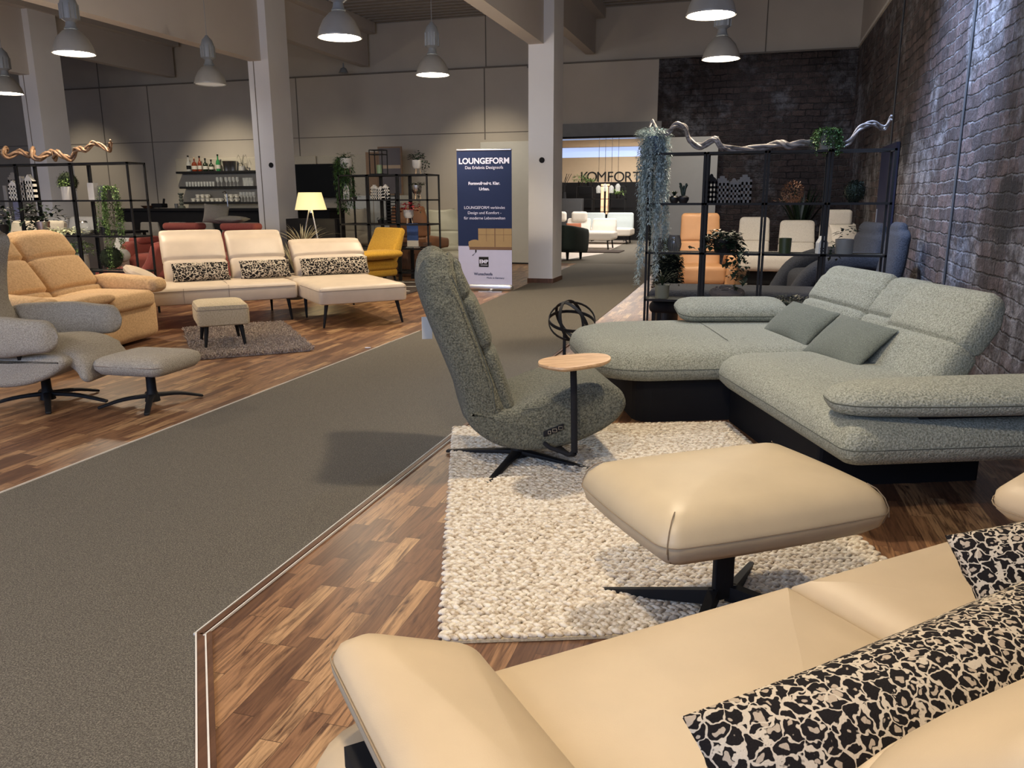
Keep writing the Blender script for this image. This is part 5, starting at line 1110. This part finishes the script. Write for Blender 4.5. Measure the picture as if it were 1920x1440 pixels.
x0, x1 = P(632, 326, YM).x, P(801, 326, YM).x
shelf('black metal open shelf divider behind the yellow armchair', x0, x1, YM, ZM, 3, .55, (), .025)
def mp(px, z=3): return P(px, 375, YM+.2).x
legpot = [(0, 0), (.07, 0), (.10, .05), (.105, .17), (.095, .17), (.09, .15), (0, .15)]
potted('hanging_plant', 'white footed pot with a hanging green plant on the middle shelf top left', (mp(650), YM+.25, ZM[4]+.001), legpot, 'potw', 'leaf', lambda m: (trail(m, (-.06, 0, .30), 30, 1.0, .12, rnd, .075, .020, 1, 130, .26), bush(m, (0, 0, .28), 60, .10, .12, rnd, .07, .02)), legs=3, lift=.11)
potted('potted_plant', 'white footed pot with dark round leaves on the middle shelf top right', (mp(782), YM+.25, ZM[4]+.001), [(r*.8, z*.8) for r, z in legpot], 'potw', 'leafd', lambda m: (bush(m, (0, 0, .22), 90, .16, .13, rnd, .06, .045), trail(m, (.1, 0, .22), 4, .25, .08, rnd, .05, .04, 1, 40, .3)), legs=3, lift=.09)
potted('potted_plant', 'silver footed pot with trailing leaves on the second row of the middle shelf', (mp(780), YM+.25, ZM[3]+.001), [(r*.85, z*.8) for r, z in legpot], 'steel', 'leafd', lambda m: (bush(m, (0, 0, .22), 60, .06, .12, rnd, .05, .04), trail(m, (.08, 0, .2), 5, .5, .08, rnd, .04, .03, 1, 50, .25)), legs=3, lift=.09)
potted('potted_flowers', 'white footed pot with red and white flowers on the middle shelf', (mp(763), YM+.25, ZM[2]+.001), [(r*.85, z*.8) for r, z in legpot], 'potw', 'redflower', lambda m: bush(m, (0, 0, .2), 120, .18, .20, rnd, .06, .05), legs=3, lift=.09, cat='flowers')
t = thing('wire_lantern', 'tall thin black wire lantern on top of the middle shelf', 'lantern', (mp(710), YM+.25, ZM[4])); m = MB()
for sx in (-1, 1):
    for sy in (-1, 1): m.bar((sx*.115, sy*.1, 0), (sx*.115, sy*.1, .40), .014)
for z in (.01, .33, .40):
    for a, b in (((-.115, -.1), (.115, -.1)), ((.115, -.1), (.115, .1)), ((.115, .1), (-.115, .1)), ((-.115, .1), (-.115, -.1))): m.bar((*a, z), (*b, z), .014)
m.build('frame', 'black', t, smooth=False)
t = thing('pillar_candle', 'pale green glass candle inside the wire lantern', 'candle', (mp(712), YM+.25, ZM[4]+.02)); MB().lathe([(0, 0), (.05, 0), (.055, .14), (0, .14)]).build('body', 'lgreen', t)
housebox('house_ornament', 'tall narrow white ceramic house at the left of the middle shelf', (mp(652), YM+.2, ZM[3]), .11, .09, .27, 'ceramic')
for k, (px, h) in enumerate(((703, .24), (715, .22), (724, .25))):
    m = MB(); facade(m, -.065, .13, h, 0, .04, 3, 3, ('step', 'gable', 'gable')[k]); tag(m.build('house_ornament', 'ceramic', None, (mp(px), YM+.2, ZM[3]), smooth=False), ['left', 'middle', 'right'][k]+' one of the white house lantern row on the middle shelf', 'house ornament', 'white house lanterns on the middle shelf')
potted('potted_plant', 'tiny plant with reddish leaves beside the narrow white house', (mp(666), YM+.2, ZM[3]), potp(.03, .035, .05), 'potd', 'leaf', lambda m: bush(m, (0, 0, .04), 40, .07, .09, rnd, .04, .03))
for k, px in enumerate((712, 721)):
    potted('potted_plant', ['left', 'right'][k]+' small dark pot plant of the pair on the third row of the middle shelf', (mp(px), YM+.2, ZM[2]), potp(.04, .05, .06), 'potd', 'leafd', lambda m: bush(m, (0, 0, .05), 50, .07, .06, rnd, .03, .02))
potted('potted_plant', 'dark leafy plant low on the middle shelf behind the yellow chair back', (mp(722), YM+.2, ZM[1]), potp(.05, .06, .09), 'potd', 'leafd', lambda m: bush(m, (0, 0, .07), 60, .22, .13, rnd, .07, .05))
m = MB(); m.extr([(-.055, 0), (.055, 0), (.055, .005), (-.05, .008)], .13, .001, axis='y'); m.box(-.13, .13, -.01, 0, .0, .01)
t = thing('brochure_holder', 'blue and white brochure standing in a clear holder on the middle shelf', 'brochure', (P(776, 455, YM+.2).x, YM+.15, ZM[1]+.002)); MB().box(-.10, .10, .0, .02, .12, .40).build('brochure', 'blueprint', t); MB().box(-.10, .10, -.001, .021, .02, .12).build('brochure_foot', 'potw', t); MB().box(-.11, .11, -.03, .05, 0, .015).build('base', 'glassc', t)
m = MB()
for i in range(9): m.box(-.09, .09, -.08, .08, .03+i*.052, .045+i*.052)
for sx in (-1, 1): m.box(sx*.085-.008, sx*.085+.008, -.08, .08, 0, .50)
tag(m.build('wine_rack', 'blackm', None, (mp(734), YM+.25, ZM[2]+.0), smooth=False), 'small black slatted rack on the middle shelf', 'rack')
t = thing('wood_chest', 'dark reddish wooden box standing under the right bay of the middle shelf', 'box', (P(768, 485, YM+.9).x, YM+1.0, 0)); MB().rbox((0, 0, .30), (.62, .4, .60), .01, n=1).build('body', 'brownwood', t); MB().lathe([(0, 0), (.03, 0), (.03, .01), (0, .01)], (.12, -.21, .4), 10).build('knob', 'blackm', t)

# leather and fabric wing chairs near the wall
def wing(label, x, y, rz, mat, h=1.15, w_=.80, arms=True):
    t = thing('wing_chair', label, 'armchair', (x, y, 0), rz); hw_ = w_/2
    MB().rbox((.06, 0, .36), (.62, w_-.20, .20), .08, crown=(.03, 0)).build('seat', mat, t)
    m = MB(); m.sweep([(-.20, 0, .34), (-.28, 0, .60), (-.36, 0, .88), (-.40, 0, h-.04)], [hw_*.80, hw_*.86, hw_*.88, hw_*.72], [.09, .08, .08, .05], side=(0, 1, 0), e=3.4, shape=lambda tt, a, b: (.14*abs(a)**3*min(1, tt*1.6), 0, .03*a*a*max(0, tt-.8)*5), grooves=(.45,)); m.build('backrest', mat, t)
    if arms:
        for s_ in (-1, 1):
            m = MB(); m.sweep([(-.30, s_*hw_*.9, .62), (-.05, s_*hw_, .58), (.30, s_*hw_, .56)], [.05]*3, [.10, .11, .09], side=(0, 1, 0), e=3); m.build('armrest', mat, t)
    MB().rbox((.02, 0, .22), (.5, w_-.2, .12), .05).build('base', mat, t); MB().lathe([(0, 0), (.26, 0), (.25, .02), (.04, .05), (.04, .17), (0, .17)]).build('foot', 'black', t); return t
wing('brown leather wing chair seen from behind right of the middle shelf', P(776, 440, 14.0).x, 14.1, 84, 'brownl', 1.20, .95)
wing('grey-green leather wing chair with stitched cushions left of the banner', P(828, 440, 15.4).x, 15.4, -62, 'wingl', 1.13, .95)
wing('cream fabric wing chair behind the left half of the middle shelf', P(652, 430, 15.1).x, 15.1, -95, 'creamf', 1.15, .85)
t = thing('leather_footstool', 'grey-green leather footstool beside its wing chair behind the banner', 'footstool', (P(848, 470, 13.6).x+.05, 13.7, 0)); MB().rbox((0, 0, .36), (.5, .42, .14), .06, crown=(.02, 0)).build('seat', 'wingl', t); MB().lathe([(0, 0), (.2, 0), (.19, .02), (.03, .05), (.03, .3), (0, .3)]).build('foot', 'black', t)
t = thing('white_cupboard', 'pale grey-white tall cupboard behind the middle shelf', 'cupboard', (P(705, 400, 15.9).x, 16.1, 0)); MB().rbox((0, 0, .72), (1.25, .6, 1.44), .01, n=1).build('body', 'mirror', t); m = MB().box(-.005, .005, -.305, -.3, .02, 1.40); m.build('door_gap', 'seam', t); MB().box(-.1, -.08, -.33, -.3, .6, .9).build('handle', 'steel', t)
for k, (px, py, w_, h, mt, lb) in enumerate(((733, 320, .55, 1.0, 'pict', 'dark framed picture leaning on the cupboard behind the wire lantern'), (700, 310, .30, .9, 'picf', 'brown board leaning behind the wire lantern'))):
    c = P(px, 340, 16.2+.08*k); t = thing('leaning_picture', lb, 'picture', (c.x, 16.2+.08*k, 1.45)); MB().box(-w_/2, w_/2, -.02, .02, 0, h).build('frame', 'picf', t); MB().box(-w_/2+.03, w_/2-.03, -.025, -.019, .03, h-.03).build('picture', mt, t)
    if k == 0: MB().box(-w_/2+.03, w_/2-.03, -.027, -.024, h*.55, h*.62).build('picture_band', 'legw', t)
t = thing('dried_grass_vase', 'grey vase with dry pampas fronds behind the ivory sofa', 'vase', (P(566, 445, 10.35).x, 10.35, 0)); MB().lathe([(0, 0), (.12, 0), (.16, .3), (.10, .62), (.09, .62), (.0, .6)]).build('body', 'potg', t)
m = MB(); blades(m, (0, 0, .6), 46, .5, rnd, .02, 1.4); m.build('fronds', 'grass', t)
potted('grass_plant', 'wispy yellow grass plant at the foot of the white column', (P(546, 440, 9.9).x, 9.9, 0), potp(.1, .12, .4), 'potd', 'grass', lambda m: blades(m, (0, 0, .4), 34, .45, rnd, .012, .8))
t = thing('dark_sideboard', 'dark sideboard behind the floor lamp', 'sideboard', (P(590, 440, 12.6).x, 12.65, 0)); MB().rbox((0, 0, .52), (.95, .36, 1.04), .01, n=1).build('body', 'blackm', t)
m = MB(); m.tube([(.16*cos(i*pi/10), 0, .16+.16*sin(i*pi/10)) for i in range(-2, 13)], .018, 8); m.box(-.15, .15, -.05, .05, -.0, .02); tag(m.build('ring_sculpture', 'black', None, (P(555, 382, 14.2).x, 14.2, 1.206)), 'black ring sculpture on the bar behind the floor lamp', 'sculpture')
t = thing('zebra_rug', 'dark low rug with white zigzag bands by the yellow armchair', 'rug', (P(742, 525, 11.4).x, 11.4, 0), 0); MB().box(-.9, .45, -.9, 1.2, .002, .012).build('pile', 'brand', t); m = MB()
for y in (-.8, -.3, .3, .9):
    m = MB()
    for i in range(8): m.bar((-.85+i*.15, y+(.06 if i % 2 else 0), .014), (-.85+(i+1)*.15, y+(0 if i % 2 else .06), .014), .05, .006)
    m.build('band', 'ceramic', t, smooth=False)

# ------------------------------------------------------------------ roll-up banner
t = thing('rollup_banner', 'navy roll-up banner with LOUNGEFORM lettering before the left door leaf', 'banner', (-3.86, 11.55, 0), 4)
W2, HB = .415, 2.06
MB().box(-W2, W2, -.004, .004, .08, HB).build('banner_sheet', 'navyprint', t, smooth=False)
B(-W2, W2, -.008, -.005, .08, .67).build('banner_foot_field', 'lightprint', t); MB().rbox((0, 0, HB), (.84, .03, .03), .01, n=1).build('top_rail', 'steel', t)
m = MB(); m.rbox((0, 0, .055), (.86, .10, .09), .035, n=2); m.build('cassette', 'steel', t)
m = MB(); m.box(-.06, .30, -.20, -.14, .0, .012); m.box(.08, .12, -.2, -.04, .0, .015); m.build('support_foot', 'steel', t)
rot = (R(90), 0, 0)
for body, size, z, mt, al, x, bd in (('LOUNGEFORM', .115, 1.865, 'printw', 'CENTER', 0, .003), ('Das Erlebnis Designsofa', .060, 1.79, 'printw', 'CENTER', 0, 0), ('Formvollendet. Klar.', .058, 1.565, 'printw', 'CENTER', 0, .002), ('Urban.', .058, 1.485, 'printw', 'CENTER', 0, .002),
        ('LOUNGEFORM verbindet', .058, 1.215, 'printw', 'CENTER', 0, 0), ('Design und Komfort -', .058, 1.140, 'printw', 'CENTER', 0, 0), ('für moderne Lebenswelten', .058, 1.063, 'printw', 'CENTER', 0, 0), ('Wunschsofa', .058, .235, 'navyprint', 'CENTER', -.03, .001), ('Made in Germany', .038, .185, 'navyprint', 'CENTER', .16, 0)):
    text(body, size, mt, (x, -.0095 if mt == 'navyprint' else -.006, z), rot, t, align=al, bold=bd)
m = MB(); m.box(-.095, .055, -.0105, -.009, .36, .51); m.build('logo_plate', 'blackm', t); text('EMP', .075, 'printw', (-.02, -.012, .415), rot, t, name='logo_lettering', bold=.003); MB().box(-.07, .04, -.012, -.0105, .385, .391).build('logo_line', 'printw', t)
def sofa_print():
    m = MB(); y = -.0100
    def q(x0, x1, z0, z1, k, yy=y): m.k = k; m.add([(x0, yy, z0), (x1, yy, z0), (x1, yy, z1), (x0, yy, z1)], [(0, 1, 2, 3)])
    q(-.24, W2, .615, .655, 1); q(-.25, W2, .655, .74, 0); q(-.10, .15, .74, .93, 0, -.0102); q(.165, W2, .74, .93, 0, -.0102)
    for x in (.025, .29): q(x-.003, x+.003, .74, .93, 1, -.0106)
    q(-.10, W2, .835, .841, 1, -.0106); q(.150, .165, .66, .93, 1, -.0106); q(-.25, W2, .652, .658, 1, -.0106)
    m.k = 0; n = 14; m.add([(-.19+.085*cos(2*pi*i/n)+.02, -.0108, .72+.045*sin(2*pi*i/n)+.01*cos(2*pi*i/n)) for i in range(n)], [tuple(range(n))])
    m.k = 2; m.add([(-.15, -.0112, .615), (-.13, -.0112, .615), (-.13, -.0112, .58), (-.20, -.0112, .53), (-.19, -.0112, .525), (-.15, -.0112, .57)], [(0, 1, 2, 5), (2, 3, 4, 5)])
    return m.build('sofa_picture', ['sofa1', 'sofa2', 'blackm'], t, smooth=False)
sofa_print()

# ------------------------------------------------------------------ adjoining showroom through the passage
YR = 27.0
struct('floor.001', B(-12, 1.5, YB, YR+1, -.10, -.0), 'whitefloor')
m = MB(); m.extr([(-4.2, 17.0), (-1.9, 17.0), (-2.6, 22.0), (-3.2, YR), (-3.95, YR), (-3.75, 23.2), (-3.62, 20.2), (-3.95, 18.6)], .002, .0005, axis='z', off=.002); struct('carpet_floor.001', m, 'carpet')
struct('wall_back.002', B(-12, 1.5, YR, YR+.2, 1.88, 2.68), 'cream'); struct('wall_back.003', B(-12, 1.5, YR, YR+.2, 0, 1.88), 'blackm')
struct('window_1', B(-12, 1.5, YR+.15, YR+.2, 2.68, 3.0), 'sky'); struct('ceiling.001', B(-12, 1.5, YB+.25, YR+1, 3.35, 3.5), 'cream')
struct('wall_left.001', B(-12.2, -12, YB+.2, YR+1, 0, 3.4), 'cream'); struct('wall_right.002', B(1.5, 1.7, YB+.3, YR+1, 0, 3.4), 'cream')
m = MB(); m.box(-12, 1.5, YR-.5, YR-.2, 2.98, 3.2); struct('trim_7', m, 'cream')
for y, w_ in ((19.2, 75), (22.0, 150), (24.8, 150)):
    t = thing('ceiling_light', 'long tube light on the ceiling of the adjoining room, row %s' % {19.2: 'nearest the passage', 22.0: 'in its middle', 24.8: 'nearest the lettered wall'}[y], 'ceiling light', (-3.6, y, 3.28)); B(-1.6, 1.6, -.06, .06, 0, .06).build('housing', 'trimw', t); B(-1.55, 1.55, -.04, .04, -.02, 0).build('tube', 'tube', t)
    d = bpy.data.lights.new('tube_light', 'AREA'); d.shape = 'RECTANGLE'; d.size = 3; d.size_y = .1; d.energy = w_; d.color = (1, .93, .84); l = bpy.data.objects.new('tube_light', d); COL.objects.link(l); l.location = (0, 0, -.04); l.parent = t
t = thing('wall_sign', 'black KOMFORT B lettering on the cream wall of the adjoining room', 'sign', (0, YR-.01, 0))
x0 = P(1088, 338, YR).x; k = 0
for chx, px in zip('KOMFORTB', (1096, 1110, 1128, 1144, 1161, 1178, 1194, 1216)):
    text(chx, .46, 'black', (P(px, 338, YR).x, 0, P(px, 340.5, YR).z), (R(90), 0, 0), t, name='letter', ext=.01)
t = thing('velvet_armchair', 'dark green velvet tub armchair just beyond the passage', 'armchair', (P(1052, 460, 17.9).x, 18.1, 0), 70)
MB().rbox((0, 0, .38), (.75, .8, .40), .12).build('seat', 'bgreen', t)
for sx, pth in ((0, [(-.36, -.40, .45), (-.44, 0, .55), (-.36, .40, .45)]),):
    m = MB(); m.sweep([(.30, -.42, .42), (0, -.46, .46), (-.30, -.42, .50), (-.42, -.2, .53), (-.44, 0, .54), (-.42, .2, .53), (-.30, .42, .50), (0, .46, .46), (.30, .42, .42)], [.27]*9, [.07]*9, side=(0, 0, 1), e=3.4, n=34); m.build('backrest', 'bgreen', t)
for x, y in ((.28, .3), (.28, -.3), (-.28, .3), (-.28, -.3)): MB().tube([(x, y, .2), (x, y, 0)], .03, 8, [.04, .025]).build('leg', 'blackm', t)
def long_sofa(label, x0, x1, y, mat, mat2, h=.8, legs='black', chaise=None):
    t = thing('sofa', label, 'sofa', ((x0+x1)/2, y, 0)); w_ = x1-x0
    MB().rbox((0, 0, .36), (w_, .95, .22), .06, crown=(.02, 0)).build('seat', mat, t); n = max(1, round(w_/.8))
    for i in range(n): sofa_back(t, -w_/2+w_/n*(i+.5), .26, w_/n-.03, h, mat2, g=())
    if chaise: MB().rbox((chaise, -.75, .36), (.95, .9, .22), .06).build('chaise', mat, t)
    for sx in (-1, 1):
        for sy in (-1, 1): MB().tube([(sx*(w_/2-.15), sy*.36, .26), (sx*(w_/2-.12), sy*.38, 0)], .02, 6).build('leg', legs, t)
    return t
t = long_sofa('white leather sofa with chaise end and dark legs in the adjoining room', P(1052, 440, 22).x, P(1150, 440, 22).x, 22.3, 'white', 'white', .75)
m = MB(); m.rbox((-.35, .34, .86), (.45, .16, .28), .07); m.build('headrest', 'white', t); m = MB(); m.rbox((-.95, .34, .86), (.45, .16, .28), .07); m.build('headrest', 'white', t)
long_sofa('white sofa with pale blue back cushions at the far end of the adjoining room', P(1078, 440, 24.8).x, P(1185, 440, 24.8).x, 24.9, 'white', 'lightfab', .86)
cushion('rust coloured cushion on the white sofa in the adjoining room', (P(1077, 425, 22).x, 21.95, .56), 60, 0, 20, .42, .32, .14, 'orange', 'throw_cushion')
t = thing('dark_rug', 'dark brown shaggy rug before the white sofa in the adjoining room', 'rug', (P(1122, 465, 20.9).x, 20.9, 0)); MB().slab(rounded(-.75, .62, -.45, .45, .03, 2), [(0, .002), (0, .02), (.01, .03)]).build('pile', 'brand', t)
t = thing('lit_niche', 'tall warm lit wood niche in the dark wall under the lettering', 'niche', (P(1134, 370, YR-.1).x, YR-.06, 0)); MB().box(-.14, .14, 0, .05, .85, 1.82).build('panel', 'warmlit', t); MB().box(-.03, .03, -.03, 0, .85, 1.82).build('divider', 'blackm', t)
shelf('black open shelf with green plants in the adjoining room', P(1080, 380, 26).x, P(1172, 380, 26).x, 26.0, [.5, .95, 1.35, 1.75], 3, .3)
for px, py, Y, lb, h in ((1088, 345, 26.15, 'white flowering plant at the left of the KOMFORT lettering', .3), (1159, 380, 26.15, 'green plant with broad leaves before the dark wall of the adjoining room', .2), (1105, 357, 26.15, 'small green plant on the shelf of the adjoining room', .12)):
    c = P(px, py, Y); potted('potted_plant', lb, (c.x, c.y, 1.751 if py < 360 else 1.351), potp(.06, .08, .12), 'potd', 'leafl', lambda m: bush(m, (0, 0, .12), 90, h, .22, rnd, .12, .05))
t = thing('drawer_cabinet', 'grey-blue cabinet beside the passage in the adjoining room', 'cabinet', (P(1056, 380, 25).x, 25.3, 0)); MB().rbox((0, 0, .68), (1.1, .4, 1.36), .01, n=1).build('body', 'darkgrey', t)
m = MB(); c = P(1052, 345, 24.9)
for k in range(9): m.tube([(0, 0, 0), (rnd.uniform(-.1, .1), 0, .3), (rnd.uniform(-.28, .28), 0, .75)], .008, 4)
m.lathe([(0, -.0), (.08, 0), (.06, .2), (0, .2)]); tag(m.build('branch_vase', 'blackm', None, (c.x, 25.3, 1.362)), 'vase with bare branches on the grey-blue cabinet of the adjoining room', 'vase')
t = thing('pendant_cluster', 'cluster of clear glass pendant lamps hanging in the adjoining room', 'pendant lamp', (P(1138, 360, 25).x, 25.2, 1.5))
for k in range(4): MB().lathe([(.03, .25), (.08, .18), (.07, .02)], (k*.2-.3, 0, .05*(k % 2)), seg=10, cap=False).build('glass_shade', 'glassc', t); MB().tube([(k*.2-.3, 0, .25+.05*(k % 2)), (k*.2-.3, 0, 1.85)], .006, 4).build('cord', 'black', t)
# things at the far left edge
for k, (px0, px1, y0, y1, Y, lb) in enumerate(((5, 22, 348, 425, 13.2, 'white information board with pictures at the far left'), (24, 42, 375, 425, 13.3, 'lilac information board right of the white one at the far left'))):
    a, b_ = P(px0, y0, Y), P(px1, y1, Y); t = thing('info_board', lb, 'board', ((a.x+b_.x)/2, Y, 0)); h = (b_.x-a.x)/2
    MB().box(-h, h, -.01, .01, .1, a.z).build('board', 'potw' if k == 0 else 'lightprint', t); MB().box(-h, h, -.15, .15, 0, .04).build('foot', 'steel', t)
    if k == 0: MB().box(-h*.8, h*.8, -.014, -.01, .75, 1.15).build('picture', 'leaf', t)
long_sofa('light grey lounge sofa with round bolsters behind the left shelf', P(45, 440, 12.2).x, P(160, 440, 12.2).x, 12.2, 'lgrey', 'lgrey', 1.0)
t = thing('bolster', 'light grey round bolster pad on a sofa arm behind the left shelf', 'cushion', (0, 0, 0)); bpy.data.objects.remove(t)
def bolster(px0, px1, py, Y, r, mat, lb):
    a, b_ = P(px0, py, Y), P(px1, py, Y); m = MB(); m.sweep([(-(b_.x-a.x)/2, 0, 0), ((b_.x-a.x)/2, 0, 0)], [r]*2, [r*.9]*2, side=(0, 1, 0), e=2, n=6)
    tag(m.build('bolster', mat, None, ((a.x+b_.x)/2, Y, a.z)), lb, 'cushion')
long_sofa('pale cream lounge seat with bolster seen through the lower left shelf', P(160, 480, 10.6).x, P(222, 480, 10.6).x, 10.9, 'white', 'lgrey', .72)
bolster(172, 230, 478, 10.55, .12, 'lgrey', 'light grey round bolster on the pale cream lounge seat')
t = thing('black_desk', 'black desk and armchair frame right of the grey lounge sofa behind the left shelf', 'desk', (P(180, 440, 11.6).x, 11.9, 0)); MB().box(-.6, .6, -.3, .3, .80, .84).build('desk_top', 'blackm', t)
for x, y in ((-.55, -.25), (.55, -.25), (-.55, .25), (.55, .25)): MB().bar((x, y, .8), (x, y, 0), .04).build('leg', 'black', t)
long_sofa('grey-white sofa at the far left edge behind the wing chair', P(-60, 440, 9.8).x, P(50, 440, 9.8).x, 10.2, 'lgrey', 'creamf', .98)
m = MB(); c = PZ(695, 652, .006); m.box(-.025, .025, -.018, .018, -.002, .001)
tag(m.build('paper_scrap', 'printw', None, (c.x-.03, c.y, .006), 20), 'tiny white paper scrap on the wood floor at the carpet edge', 'paper')
